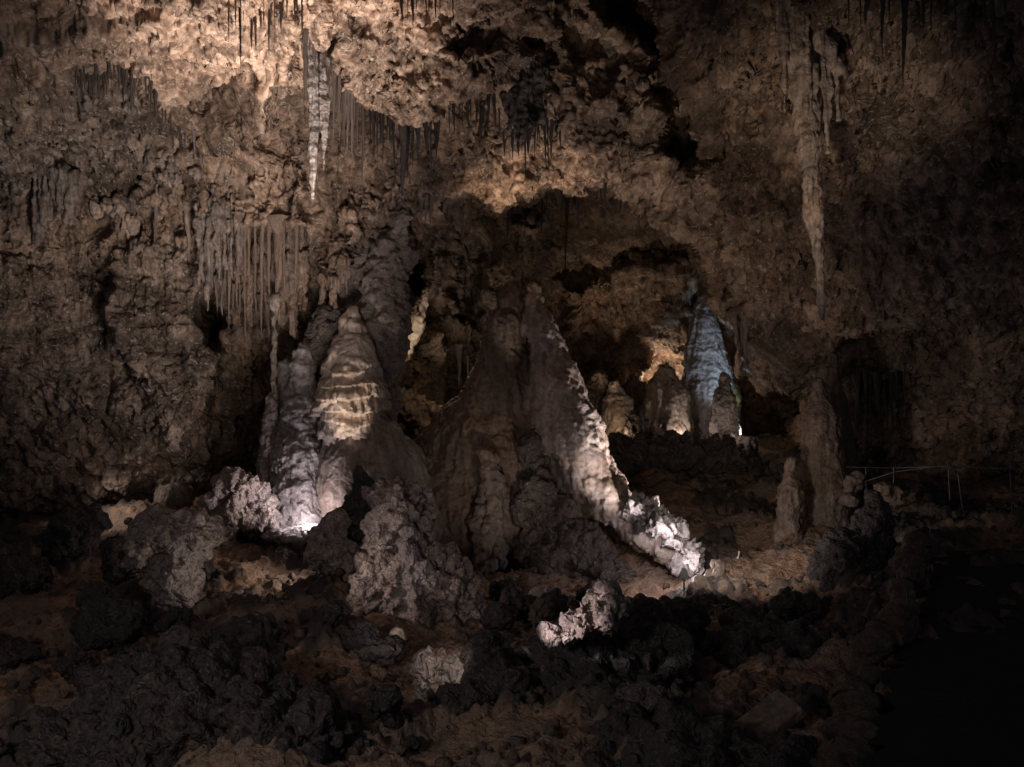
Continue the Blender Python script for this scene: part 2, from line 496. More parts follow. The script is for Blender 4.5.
DEEP = DEEP + poly_mask([(632, 395), (640, 362), (655, 350), (676, 352), (676, 400)], WX, WY, 5) * 2.5
D = D * (1 - rec) + DEEP * rec

pos = np.stack([D * (X - CX) / FPX, D, D * (CY - Y_) / FPX + CZ], -1)
# normals of the undisplaced sheet, towards the eye
du = np.gradient(blur(pos[..., 0], 4), axis=1), np.gradient(blur(pos[..., 1], 4), axis=1), np.gradient(blur(pos[..., 2], 4), axis=1)
dv = np.gradient(blur(pos[..., 0], 4), axis=0), np.gradient(blur(pos[..., 1], 4), axis=0), np.gradient(blur(pos[..., 2], 4), axis=0)
nrm = np.cross(np.stack(dv, -1), np.stack(du, -1))
nrm /= np.linalg.norm(nrm, axis=-1, keepdims=True) + 1e-9
nrm = np.where((nrm[..., 1:2] > 0), -nrm, nrm)
p = pos.reshape(-1, 3).astype(F32)
xw, yw = WX.ravel(), WY.ravel()
flute = np.zeros(X.size, F32)
for poly, s in [([(195, 215), (215, 185), (240, 205), (300, 225), (312, 300), (285, 325), (215, 330), (198, 280)], 10),
                ([(322, 262), (352, 262), (350, 312), (326, 310)], 5),
                ([(498, 60), (545, 60), (540, 140), (505, 140)], 8),
                ([(40, 165), (82, 175), (84, 225), (40, 235)], 8),
                ([(390, -60), (470, -60), (455, 30), (400, 30)], 10),
                ([(830, 350), (905, 350), (915, 470), (840, 470)], 14),
                ([(820, -60), (1010, -60), (1000, 110), (840, 90)], 20),
                ([(355, 108), (425, 125), (420, 160), (360, 150)], 8),
                ([(690, 300), (760, 320), (770, 400), (735, 390)], 10),
                ([(440, 200), (500, 215), (500, 330), (440, 320)], 10),
                ([(330, 190), (400, 180), (404, 330), (360, 400), (345, 300)], 12)]:
    flute = np.maximum(flute, poly_mask(poly, xw, yw, s))
flute = np.maximum(flute, 0.55 * poly_mask([(-200, 120), (60, 125), (190, 165), (420, 150), (420, 250), (200, 330), (-200, 280)], xw, yw, 25))
popz = np.maximum(poly_mask([(100, 235), (200, 230), (222, 370), (180, 470), (-200, 560), (-200, 280)], xw, yw, 25),
                  poly_mask([(-200, 440), (330, 440), (330, 620), (-200, 620)], xw, yw, 25))
popz = np.maximum(popz, 0.8 * poly_mask([(862, 60), (940, 80), (1000, 250), (960, 330), (880, 240)], xw, yw, 30))
popz *= 1 - 0.6 * flute
disp = 1.2 * fbm(p / 5.0, 3) + 0.46 * fbm(p / 2.1 + 5.1, 3, 0.5, True) + 0.07 * fbm(p / 0.42 + 9.7, 3, 0.6, True)
# warped sheets of rock: swirling ledges
warp = np.stack([fbm(p / 2.2 + 3.3, 2), fbm(p / 2.2 + 13.3, 2), fbm(p / 2.2 + 23.3, 2)], 1)
disp += 0.11 * fbm((p + warp * 0.8) / np.array([1.1, 1.1, 0.8], F32), 4, 0.6, True) * (1 - popz)
i = np.where(popz > 0.02)[0]
pk = np.zeros(X.size, F32)
pq = p[i] + warp[i] * 0.25
pk[i] = 0.30 * knobs(pq / 0.62) + 0.22 * knobs(pq / 0.32 + 4.4)
disp = disp * (1 - 0.45 * popz) + pk * popz
fl = 0.34 * fbm(p * np.array([2.1, 2.1, 0.10], F32), 3, 0.6, True) + 0.10 * fbm(p * np.array([6, 6, 0.3], F32), 2, 0.6, True)
disp = disp * (1 - 0.45 * flute) + fl * flute
recf = rec.ravel()
disp += recf * 0.55 * fbm(p * np.array([0.18, 0.18, 1.1], F32) + 3.0, 4, 0.55, True)
gD = blur(np.hypot(np.gradient(D, axis=0), np.gradient(D, axis=1)), 2) / STEP
att = 1 / (1 + (gD.ravel() / 0.12) ** 2)
disp = disp * (0.06 + 0.94 * att)
pos = (p + nrm.reshape(-1, 3) * disp[:, None]).reshape(GH, GW, 3)
# where the sheet is drawn out over a step the rock is left smooth
el = np.maximum(np.linalg.norm(np.gradient(pos, axis=0), axis=-1), np.linalg.norm(np.gradient(pos, axis=1), axis=-1)) / (D * STEP / FPX)
wst = blur(np.clip((el - 4.5) / 4.0, 0, 1), 2)
wst = np.clip(wst * 1.5, 0, 1)[..., None]
for _ in range(14):
    av = pos.copy()
    av[1:-1, 1:-1] = (pos[:-2, 1:-1] + pos[2:, 1:-1] + pos[1:-1, :-2] + pos[1:-1, 2:]) / 4
    pos += wst * (av - pos)
# and the finished surface is roughened once more along its own normals
idx = np.arange(GW * GH, dtype=np.int64).reshape(GH, GW)
vq = pos.reshape(-1, 3).astype(F32)
vn = vnormals(vq, np.stack([idx[:-1, :-1], idx[1:, :-1], idx[1:, 1:], idx[:-1, 1:]], -1).reshape(-1, 4))
vn = np.where((vn[:, 1:2] > 0), -vn, vn)
rough2 = 0.16 * fbm(vq / 0.85 + 31.0, 3, 0.55, True) + 0.05 * fbm(vq / 0.3 + 7.0, 2, 0.6, True)
pos = (vq + vn * (rough2 * (1 - 0.8 * popz) * (1 - 0.5 * flute))[:, None]).reshape(GH, GW, 3)
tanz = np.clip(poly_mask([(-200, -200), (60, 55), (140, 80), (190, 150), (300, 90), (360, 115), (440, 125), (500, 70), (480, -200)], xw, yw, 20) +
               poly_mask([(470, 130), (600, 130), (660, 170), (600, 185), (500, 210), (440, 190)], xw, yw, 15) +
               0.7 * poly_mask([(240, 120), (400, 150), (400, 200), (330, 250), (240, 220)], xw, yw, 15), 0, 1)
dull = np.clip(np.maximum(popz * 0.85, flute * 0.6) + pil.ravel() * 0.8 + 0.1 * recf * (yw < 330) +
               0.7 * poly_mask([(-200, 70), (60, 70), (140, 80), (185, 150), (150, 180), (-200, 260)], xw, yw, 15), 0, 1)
idx = np.arange(GW * GH, dtype=np.int32).reshape(GH, GW)
quads = np.stack([idx[:-1, :-1], idx[1:, :-1], idx[1:, 1:], idx[:-1, 1:]], -1)
# the ceiling ends at its lips, the wall begins there
lip = np.interp(gx, [-170, 30, 55, 80, 110, 140, 165, 188, 215, 245, 285, 300, 330, 356, 395, 425, 455, 490, 520, 600, 640, 660, 664, 690, 1190],
                [70, 60, 62, 78, 66, 78, 118, 150, 150, 118, 80, 90, 60, 100, 118, 128, 112, 105, 80, 60, 60, 60, 70, 60, 40])
is_ceil = (Y_[:-1, :-1] < lip[None, :-1])
tanz2, dull2 = tanz * (1 - 0.6 * popz), dull * (1 - 0.5 * tanz)
allv = pos.reshape(-1, 3)


def submesh(name, sel):
    q = quads[sel]
    used, inv = np.unique(q, return_inverse=True)
    return mesh_np(name, allv[used], inv.reshape(q.shape), {'tan': tanz2[used], 'dull': dull2[used], 'pop': popz[used]})


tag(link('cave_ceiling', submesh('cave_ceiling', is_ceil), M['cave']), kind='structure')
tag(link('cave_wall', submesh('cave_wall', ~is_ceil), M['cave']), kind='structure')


def shell(px, py):
    j = int(np.clip(round((py - gy[0]) / STEP), 0, GH - 1))
    k = int(np.clip(round((px - gx[0]) / STEP), 0, GW - 1))
    return pos[j, k]


# ------------------------------------------------------------------ cave floor
FC = [(0, 767, 12), (256, 767, 11.5), (512, 767, 11.2), (768, 767, 11.5), (1024, 767, 12), (-150, 767, 12), (1180, 700, 14),
      (100, 700, 14.5), (300, 700, 14.3), (500, 720, 13.2), (700, 700, 14), (50, 640, 18), (300, 650, 17.3), (450, 700, 14.6),
      (560, 670, 16.3), (700, 660, 17), (20, 512, 33), (100, 515, 31), (150, 500, 34), (180, 520, 29), (260, 570, 24), (290, 530, 28),
      (320, 600, 21), (220, 610, 20.5), (420, 600, 22), (500, 590, 25), (560, 610, 23), (620, 605, 23.5), (690, 578, 25.3), (760, 555, 26),
      (800, 520, 29), (720, 600, 22.5), (780, 600, 21.5), (850, 560, 23), (840, 640, 17), (620, 442, 45), (700, 448, 43), (560, 440, 46),
      (740, 440, 40), (640, 470, 36), (720, 490, 33), (760, 480, 34), (440, 470, 38), (300, 480, 36), (960, 500, 29), (1020, 500, 28), (960, 600, 17.5), (980, 700, 12.5),
      (880, 500, 29), (1180, 540, 24), (-150, 530, 28), (-150, 640, 17), (512, 1100, 6), (0, 1100, 6), (1000, 1100, 6), (600, 430, 58), (300, 430, 58), (900, 440, 58)]
FP = np.array([P(*c) for c in FC])


def _phi(r):
    return r


_dd = np.hypot(FP[:, None, 0] - FP[None, :, 0], FP[:, None, 1] - FP[None, :, 1])
_A = np.block([[_phi(_dd) - 0.25 * np.eye(len(FP)), np.ones((len(FP), 1))], [np.ones((1, len(FP))), np.zeros((1, 1))]])
_W = np.linalg.solve(_A, np.append(FP[:, 2], 0))


def floor_z(x, y):
    x, y = np.atleast_1d(np.asarray(x, float)), np.atleast_1d(np.asarray(y, float))
    out = np.full(x.shape, _W[-1])
    for k in range(len(FP)):
        out += _W[k] * np.hypot(x - FP[k, 0], y - FP[k, 1])
    return out


fu = np.arange(-220, 1245, 1.9)
fy = np.exp(np.linspace(math.log(5.5), math.log(56), 620))
FU, FY = np.meshgrid(fu, fy)
FXX = FY * (FU - CX) / FPX
fz = floor_z(FXX.ravel(), FY.ravel())
fp = np.stack([FXX.ravel(), FY.ravel(), fz], 1).astype(F32)
f2 = fp * np.array([1, 1, 0], F32)
patch = smooth01(fbm(f2 / 2.6 + 2.2, 5, 0.65) * 2.2 + 0.05)
fz = fz + 0.36 * fbm(f2 / 2.4, 4, 0.55) + 0.07 * fbm(f2 / 0.5, 3, 0.6, True)
knob = 0.24 * knobs(f2 / 0.5 + 1.1) + 0.18 * knobs(f2 / 0.24 + 2.2)
fz = fz + patch * (knob + 0.12)
fp[:, 2] = fz
idx = np.arange(fp.shape[0], dtype=np.int32).reshape(FU.shape)
fq = np.stack([idx[:-1, :-1], idx[:-1, 1:], idx[1:, 1:], idx[1:, :-1]], -1).reshape(-1, 4)
fme = mesh_np('cave_floor', fp, fq, {'patch': patch})
m = M['soil']
nt = m.node_tree
bs = [n for n in nt.nodes if n.type == 'BSDF_PRINCIPLED'][0]
src = bs.inputs['Base Color'].links[0].from_socket
at = nt.nodes.new('ShaderNodeAttribute')
at.attribute_name = 'patch'
mx = nt.nodes.new('ShaderNodeMix')
mx.data_type = 'RGBA'
mx.inputs[7].default_value = (0.05, 0.042, 0.04, 1)
nt.links.new(at.outputs['Fac'], mx.inputs[0])
nt.links.new(src, mx.inputs[6])
nt.links.new(mx.outputs[2], bs.inputs['Base Color'])
tag(link('cave_floor', fme, m), kind='structure')


# ------------------------------------------------------------------ formations grown as blended solids
def cone(a, b, ra, rb):
    """pixel positions with depth; radii in pixels"""
    return ('c', P(*a), P(*b), ra * a[2] / FPX, rb * b[2] / FPX)


def ball(c, rx, ry, rd=None):
    s = c[2] / FPX
    return ('e', P(*c), np.array([rx * s, (rd or rx) * s, ry * s]))


def grow(prims, vox, k):
    lo = np.full(3, 1e9)
    hi = np.full(3, -1e9)
    for t in prims:
        if t[0] == 'c':
            for c, r in ((t[1], t[3]), (t[2], t[4])):
                lo, hi = np.minimum(lo, c - r), np.maximum(hi, c + r)
        else:
            lo, hi = np.minimum(lo, t[1] - t[2]), np.maximum(hi, t[1] + t[2])
    lo, hi = lo - 4 * vox - k * 0.5, hi + 4 * vox + k * 0.5
    ax = [np.arange(lo[d], hi[d], vox, dtype=F32) for d in range(3)]
    gxx, gyy, gzz = np.meshgrid(*ax, indexing='ij', sparse=True)
    dist = None
    for t in prims:
        if t[0] == 'c':
            a, b, ra, rb = t[1:]
            ab = b - a
            h = ((gxx - a[0]) * ab[0] + (gyy - a[1]) * ab[1] + (gzz - a[2]) * ab[2]) / max(ab @ ab, 1e-6)
            h = np.clip(h, 0, 1).astype(F32)
            d = np.sqrt((gxx - a[0] - h * ab[0]) ** 2 + (gyy - a[1] - h * ab[1]) ** 2 + (gzz - a[2] - h * ab[2]) ** 2) - (ra + (rb - ra) * h)
        else:
            c, r = t[1], t[2]
            q = np.sqrt(((gxx - c[0]) / r[0]) ** 2 + ((gyy - c[1]) / r[1]) ** 2 + ((gzz - c[2]) / r[2]) ** 2)
            d = (q - 1) * r.min()
        d = d.astype(F32)
        if dist is None:
            dist = d
        else:
            h = np.clip(0.5 + 0.5 * (dist - d) / k, 0, 1)
            dist = dist * (1 - h) + d * h - k * h * (1 - h)
    g = vdb.FloatGrid(10.0)
    g.copyFromArray(dist)
    v, q = g.convertToQuads(isovalue=0.0)
    v = np.asarray(v, F32) * vox + lo.astype(F32)
    q = np.asarray(q, np.int64)
    n = vnormals(v, q)
    # outward normals
    c = v.mean(0)
    if ((v - c) * n).sum(1).mean() < 0:
        q, n = q[:, ::-1], -n
    return v, q, n


def d_popcorn(v, n, a=1.0, s=1.0):
    w = 0.5 * fbm(v / (0.5 * s), 2)
    q = v + np.stack([w, -w, w], 1) * 0.15
    return a * (0.42 * fbm(v / (1.3 * s), 3, 0.55) + s * (0.34 * knobs(q / (0.5 * s)) + 0.22 * knobs(q / (0.24 * s) + 3.1)) + 0.16 * fbm(q / (0.7 * s) + 6.0, 3, 0.6, True))


def d_flow(v, n, a=1.0):
    return a * (0.20 * fbm(v / 1.5, 3) + 0.16 * fbm(v * np.array([1.9, 1.9, 0.22], F32), 3, 0.55, True) + 0.06 * fbm(v / 0.3, 3, 0.6, True))


def d_lumpy(v, n, a=1.0):
    return a * (0.22 * knobs(v / np.array([0.9, 0.9, 1.6], F32)) + 0.16 * fbm(v / 1.0, 3) + 0.06 * fbm(v / 0.25, 3, 0.6, True))


def d_tiers(v, n, a=1.0):
    z = v[:, 2] * 0.95 + 0.35 * fbm(v / 1.4, 3)
    saw = 1 - (z - np.floor(z))
    saw = saw ** 1.5 - 0.12 * (saw > 0.93)
    z2 = v[:, 2] * 2.7 + 0.6 * fbm(v / 0.9, 3)
    s2 = 1 - (z2 - np.floor(z2))
    fl = fbm(v * np.array([7, 7, 0.8], F32), 2, 0.6, True)
    return a * (0.28 * saw + 0.13 * s2 + 0.07 * fl * (0.4 + 1.6 * saw) + 0.10 * fbm(v / 0.7, 3))


def d_rock(v, n, a=1.0):
    return a * (0.30 * fbm(v / 0.9, 4, 0.55) + 0.10 * fbm(v / 0.3, 3, 0.6, True))


def formation(name, prims, mat, disp, label, cat, vox=0.06, k=0.35, group=None, **kw):
    v, q, n = grow(prims, vox, k)
    v = v + n * disp(v, n, **kw)[:, None]
    base = np.array([v[:, 0].mean(), v[:, 1].mean(), v[:, 2].min()])
    me = mesh_np(name, v - base, q)
    return tag(link(name, me, M[mat], base), label, cat, group)


# --- the great stalagmite in the middle with its ridge
RIDGE = [cone((532, 290, 28.7), (540, 325, 28.6), 6, 13), cone((540, 325, 28.5), (556, 380, 28.1), 13, 22), cone((556, 380, 28.1), (569, 435, 27.6), 22, 32),
         cone((569, 435, 27.6), (596, 485, 27.2), 31, 22), cone((596, 485, 27.2), (636, 524, 26.6), 21, 16), cone((636, 524, 26.6), (684, 564, 25.5), 16, 11),
         ball((582, 474, 27.4), 22, 20), ball((606, 508, 26.9), 17, 14), ball((640, 536, 26.3), 16, 10), ball((546, 400, 28.2), 14, 26)]
BODY = [cone((510, 289, 29.0), (506, 335, 29.0), 5, 17), ball((511, 300, 28.9), 10, 13), ball((505, 326, 28.85), 17, 15), cone((506, 335, 29.0), (500, 400, 29.3), 17, 38), cone((500, 400, 29.3), (494, 460, 29.9), 38, 72),
        cone((494, 460, 29.9), (484, 530, 30.8), 72, 112), cone((484, 530, 30.8), (476, 630, 31.8), 112, 150),
        cone((532, 372, 29.0), (548, 470, 28.7), 12, 44), cone((548, 470, 28.7), (590, 620, 28.0), 44, 60)]
v, q, n = grow(BODY + RIDGE, 0.055, 0.28)
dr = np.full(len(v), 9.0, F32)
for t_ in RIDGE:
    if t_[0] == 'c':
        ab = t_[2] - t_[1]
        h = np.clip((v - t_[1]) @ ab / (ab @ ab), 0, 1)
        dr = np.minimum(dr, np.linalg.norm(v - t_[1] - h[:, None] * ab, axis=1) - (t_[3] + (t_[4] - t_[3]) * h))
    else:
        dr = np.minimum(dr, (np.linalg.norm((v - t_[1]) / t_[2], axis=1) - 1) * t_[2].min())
pale = smooth01(0.9 - (dr + 0.16 * fbm(v / 0.7, 3)) / 0.35)  # lamplit ridge painted paler, shaded flanks painted darker
# scallops on the pale ridge, smooth streaked flanks elsewhere
v = v + n * ((0.14 * knobs(v / np.array([0.9, 0.9, 1.5], F32)) + 0.06 * knobs(v / 0.45 + 2.0)) * (0.25 + 0.75 * pale) + d_flow(v, n, 0.55) + 0.05 * fbm(v / 0.22, 2, 0.6, True))[:, None]
base = np.array([v[:, 0].mean(), v[:, 1].mean(), v[:, 2].min()])
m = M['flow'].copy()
m.name = 'lit_ridge_flowstone'
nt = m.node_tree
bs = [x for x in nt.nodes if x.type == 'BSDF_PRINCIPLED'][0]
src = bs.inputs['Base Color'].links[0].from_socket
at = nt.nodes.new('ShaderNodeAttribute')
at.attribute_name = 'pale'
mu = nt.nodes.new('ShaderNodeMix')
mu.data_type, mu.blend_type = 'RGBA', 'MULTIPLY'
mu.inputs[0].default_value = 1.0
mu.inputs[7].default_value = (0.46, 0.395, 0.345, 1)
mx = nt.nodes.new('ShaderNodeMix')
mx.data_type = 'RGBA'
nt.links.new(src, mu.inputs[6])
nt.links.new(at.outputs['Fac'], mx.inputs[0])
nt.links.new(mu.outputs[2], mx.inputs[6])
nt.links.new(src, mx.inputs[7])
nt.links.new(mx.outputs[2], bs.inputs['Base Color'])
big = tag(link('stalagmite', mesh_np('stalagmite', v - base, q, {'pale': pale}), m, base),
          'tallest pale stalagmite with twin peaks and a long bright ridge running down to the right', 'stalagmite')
formation('popcorn_ledge', [ball((662, 525, 25.6), 22, 10), ball((640, 513, 26), 18, 10), ball((690, 558, 25.0), 16, 13), ball((676, 545, 25.2), 16, 8)],
          'grey', d_popcorn, 'knobbly pale ledge at the foot of the bright ridge, lit white from beside it', 'rock', 0.03, 0.2, a=0.9, s=0.45)
formation('popcorn_column', [cone((492, 455, 27.2), (488, 520, 26.9), 9, 14), cone((488, 520, 26.9), (492, 560, 26.6), 14, 20)],
          'brownflow', d_popcorn, 'low lumpy brown column clinging to the front of the tallest stalagmite', 'column', 0.045, 0.3, a=0.5, s=0.9)
formation('popcorn_crust', [ball((536, 462, 27.5), 14, 22, 14), ball((540, 510, 27.0), 24, 34, 18), ball((578, 550, 26.8), 30, 32, 16), ball((545, 565, 26.6), 32, 34, 20), ball((612, 578, 26.2), 26, 14)],
          'crust', d_popcorn, 'dark crust of cave popcorn hanging below the bright ridge of the tallest stalagmite', 'rock', 0.05, 0.5, a=0.7)

# --- tiered drapery stalagmite, its mound and the column beside it
formation('drapery_stalagmite', [cone((353, 310, 28.2), (353, 350, 28.1), 6, 19), ball((352, 388, 28.0), 29, 50), cone((352, 395, 28.0), (350, 418, 28.0), 28, 25)],
          'flow', lambda v, n: d_tiers(v, n) * (0.12 + 0.88 * smooth01((6.5 - v[:, 2]) / 0.8)) + (0.10 * knobs(v / np.array([0.7, 0.7, 0.4], F32)) + 0.12 * fbm(v / 0.6, 3)) * smooth01((v[:, 2] - 5.6) / 0.8), 'beehive stalagmite with tiered drapery ledges, lit tan beneath the pale hanging curtain', 'stalagmite', 0.04, 0.25)
formation('flowstone_mound', [cone((352, 404, 28.2), (372, 480, 28.4), 20, 54), cone((372, 480, 28.4), (408, 600, 29.2), 54, 126)],
          'moundflow', lambda v, n: d_flow(v, n, 0.4), 'smooth grey flowstone mound with a long bare slope, carrying the tiered beehive stalagmite', 'flowstone', 0.06, 0.5)
formation('rock_column', [cone((303, 352, 28.8), (300, 400, 28.6), 9, 15), cone((300, 400, 28.6), (297, 460, 28.3), 15, 26), cone((286, 370, 29.2), (284, 480, 29), 8, 16), cone((298, 460, 28.2), (300, 535, 28), 24, 40)],
          'grey', lambda v, n: d_popcorn(v, n, 0.35, 0.6), 'grey knobbly column left of the beehive stalagmite, lit white at its foot', 'column', 0.05, 0.3)
formation('glow_apron', [ball((304, 533, 26.4), 34, 7, 30), ball((282, 536, 26.2), 18, 6)], 'grey', lambda v, n: d_rock(v, n, 0.3), 'pale patch added on the floor for the white glow at the grey column foot', 'flowstone', 0.04, 0.2)  # pale stone added to paint the pool of light on the floor
formation('rock_pillar', [cone((399, 160, 28.6), (401, 215, 28.8), 4, 9), cone((401, 215, 28.8), (388, 260, 29.2), 9, 20), cone((388, 260, 29.2), (376, 330, 29.6), 22, 28), cone((376, 330, 29.6), (384, 440, 29.8), 26, 14), cone((360, 250, 29.8), (362, 330, 29.8), 14, 22), ball((392, 318, 29.2), 14, 24)],
          'lilac', lambda v, n: d_popcorn(v, n, 0.55, 1.0) + d_rock(v, n, 0.6), 'lilac grey rock pillar narrowing to a twisted neck at the top, behind the beehive stalagmite', 'pillar', 0.05, 0.35)
formation('thin_column', [cone((275, 300, 28.6), (273, 400, 28.4), 3.5, 4.5), cone((273, 400, 28.4), (268, 490, 28.2), 5, 14)],
          'straw', lambda v, n: d_popcorn(v, n, 0.3, 0.6), 'slim lumpy column joining the brown stalactite wall to the floor', 'column', 0.04, 0.2)
formation('hanging_boulder', [ball((331, 328, 28.9), 19, 18), ball((322, 350, 29), 13, 16), ball((335, 355, 28.9), 14, 14)], 'crust', d_popcorn,
          'rounded dark boulder tucked under the pale curtain, left of the beehive peak', 'boulder', 0.045, 0.2, a=0.5)

# --- stalagmites in the recess
G = 'stalagmites in the far recess'
formation('stalagmite', [cone((702, 292, 41.5), (703, 318, 41.5), 2, 10), cone((703, 318, 41.5), (708, 400, 41.5), 11, 29), cone((708, 400, 41.5), (710, 450, 41.5), 28, 32)],
          'grey', lambda v, n: d_tiers(v, n, 0.18) + d_flow(v, n, 0.5), 'tall pale stalagmite lit icy blue at the back of the recess', 'stalagmite', 0.07, 0.4, G)
formation('stalagmite', [cone((667, 372, 39), (666, 398, 39), 8, 19), cone((666, 398, 39), (664, 440, 39), 19, 28)],
          'flow', d_flow, 'rounded bullet shaped stalagmite in front of the glowing gap', 'stalagmite', 0.06, 0.3, G)
formation('stalagmite', [cone((598, 378, 39.5), (598, 403, 39.5), 6, 16), cone((598, 403, 39.5), (594, 445, 39.5), 16, 30)],
          'brownflow', d_flow, 'dark pointed stalagmite closest to the bright ridge in the recess', 'stalagmite', 0.06, 0.3, G)
formation('stalagmite', [cone((614, 386, 38.8), (616, 408, 38.8), 5, 13), cone((616, 408, 38.8), (620, 445, 38.8), 13, 26)],
          'flow', lambda v, n: d_tiers(v, n, 0.3) + d_flow(v, n, 0.5), 'banded amber stalagmite leaning against the dark pointed one', 'stalagmite', 0.06, 0.3, G)
formation('stalagmite', [cone((636, 378, 44), (634, 392, 44), 4, 10), cone((634, 392, 44), (634, 430, 44), 13, 22)],
          'brownflow', d_flow, 'squat dim stalagmite half hidden behind the amber one', 'stalagmite', 0.06, 0.3, G)
formation('stalagmite', [cone((638, 405, 37.5), (638, 430, 37.5), 1.5, 8), cone((638, 430, 37.5), (632, 455, 37.3), 8, 20)],
          'shadepop', d_flow, 'small black spike of a stalagmite standing before the recess lights', 'stalagmite', 0.05, 0.2, G)
formation('stalagmite', [cone((725, 378, 37.3), (725, 395, 37.3), 4, 8), cone((725, 395, 37.3), (726, 425, 37.3), 8, 14)],
          'popcorn', lambda v, n: d_popcorn(v, n, 0.35, 0.7), 'short mottled stalagmite in front of the blue one', 'stalagmite', 0.045, 0.2, G)
formation('lit_boulder', [ball((614, 455, 36), 30, 14), ball((660, 452, 36.3), 40, 13), ball((720, 455, 36), 38, 20), ball((590, 470, 34), 30, 20)], 'crust', lambda v, n: d_popcorn(v, n, 0.8, 1.0),
          'long dark bank of rubble in front of the recess stalagmites', 'rock', 0.06, 0.4)
formation('leaning_spur', [cone((424, 298, 34.5), (418, 318, 34.5), 2.5, 5), cone((418, 318, 34.5), (404, 352, 34.5), 7, 7), cone((424, 306, 34.5), (420, 322, 34.5), 4, 6), cone((414, 291, 34.5), (415, 312, 34.5), 1, 2.5)],
          'flow', lambda v, n: d_popcorn(v, n, 0.35, 0.7), 'jagged cream spur glowing in the gap right of the grey pillar', 'rock', 0.045, 0.15)
formation('slanting_ledge', [cone((408, 392, 36), (446, 418, 35.5), 6, 4), cone((398, 400, 36), (430, 440, 35.5), 14, 10)], 'brownflow', d_rock,
          'slanting dim ledge behind the bare grey slope of the mound', 'rock', 0.06, 0.3)

# --- right hand stalagmites
G = 'stalagmites on the dim right slope'
formation('stalagmite', [cone((818, 384, 28), (820, 420, 28), 6, 16), cone((820, 420, 28), (824, 480, 28), 18, 22), cone((824, 480, 28), (826, 530, 28), 22, 24), cone((832, 356, 29.5), (838, 480, 29.5), 5, 22)],
          'brownflow', lambda v, n: d_popcorn(v, n, 0.14, 0.8) + d_flow(v, n, 0.3), 'tall dim brown stalagmite with a second peak behind it on the right slope', 'stalagmite', 0.05, 0.25, G)
formation('stalagmite', [cone((791, 462, 26.8), (790, 490, 26.8), 5, 11), cone((790, 490, 26.8), (790, 535, 26.8), 11, 16)],
          'brownflow', lambda v, n: d_popcorn(v, n, 0.25, 0.7), 'small blunt stalagmite leaning beside the tall dim brown one', 'stalagmite', 0.045, 0.2, G)
formation('stalagmite', [cone((872, 500, 22.5), (872, 530, 22.5), 12, 18), cone((872, 530, 22.5), (866, 590, 22), 18, 30), cone((845, 555, 22), (850, 610, 21.5), 24, 34)],
          'shadepop', lambda v, n: d_popcorn(v, n, 0.5, 0.9), 'black humped stalagmite below the metal handrail', 'stalagmite', 0.045, 0.3, G)
formation('boulder', [ball((851, 490, 27), 7, 10), ball((858, 482, 27), 7, 8), ball((850, 501, 26.8), 10, 7)], 'brownflow', d_rock, 'small pile of brown rock between the tall brown stalagmite and the handrail', 'rock', 0.04, 0.12, a=0.5)
formation('boulder', [ball((885, 490, 26.5), 14, 8), ball((893, 497, 26.5), 12, 12)], 'brownflow', d_rock, 'brown boulder under the end post of the handrail', 'rock', 0.04, 0.12, a=0.6)

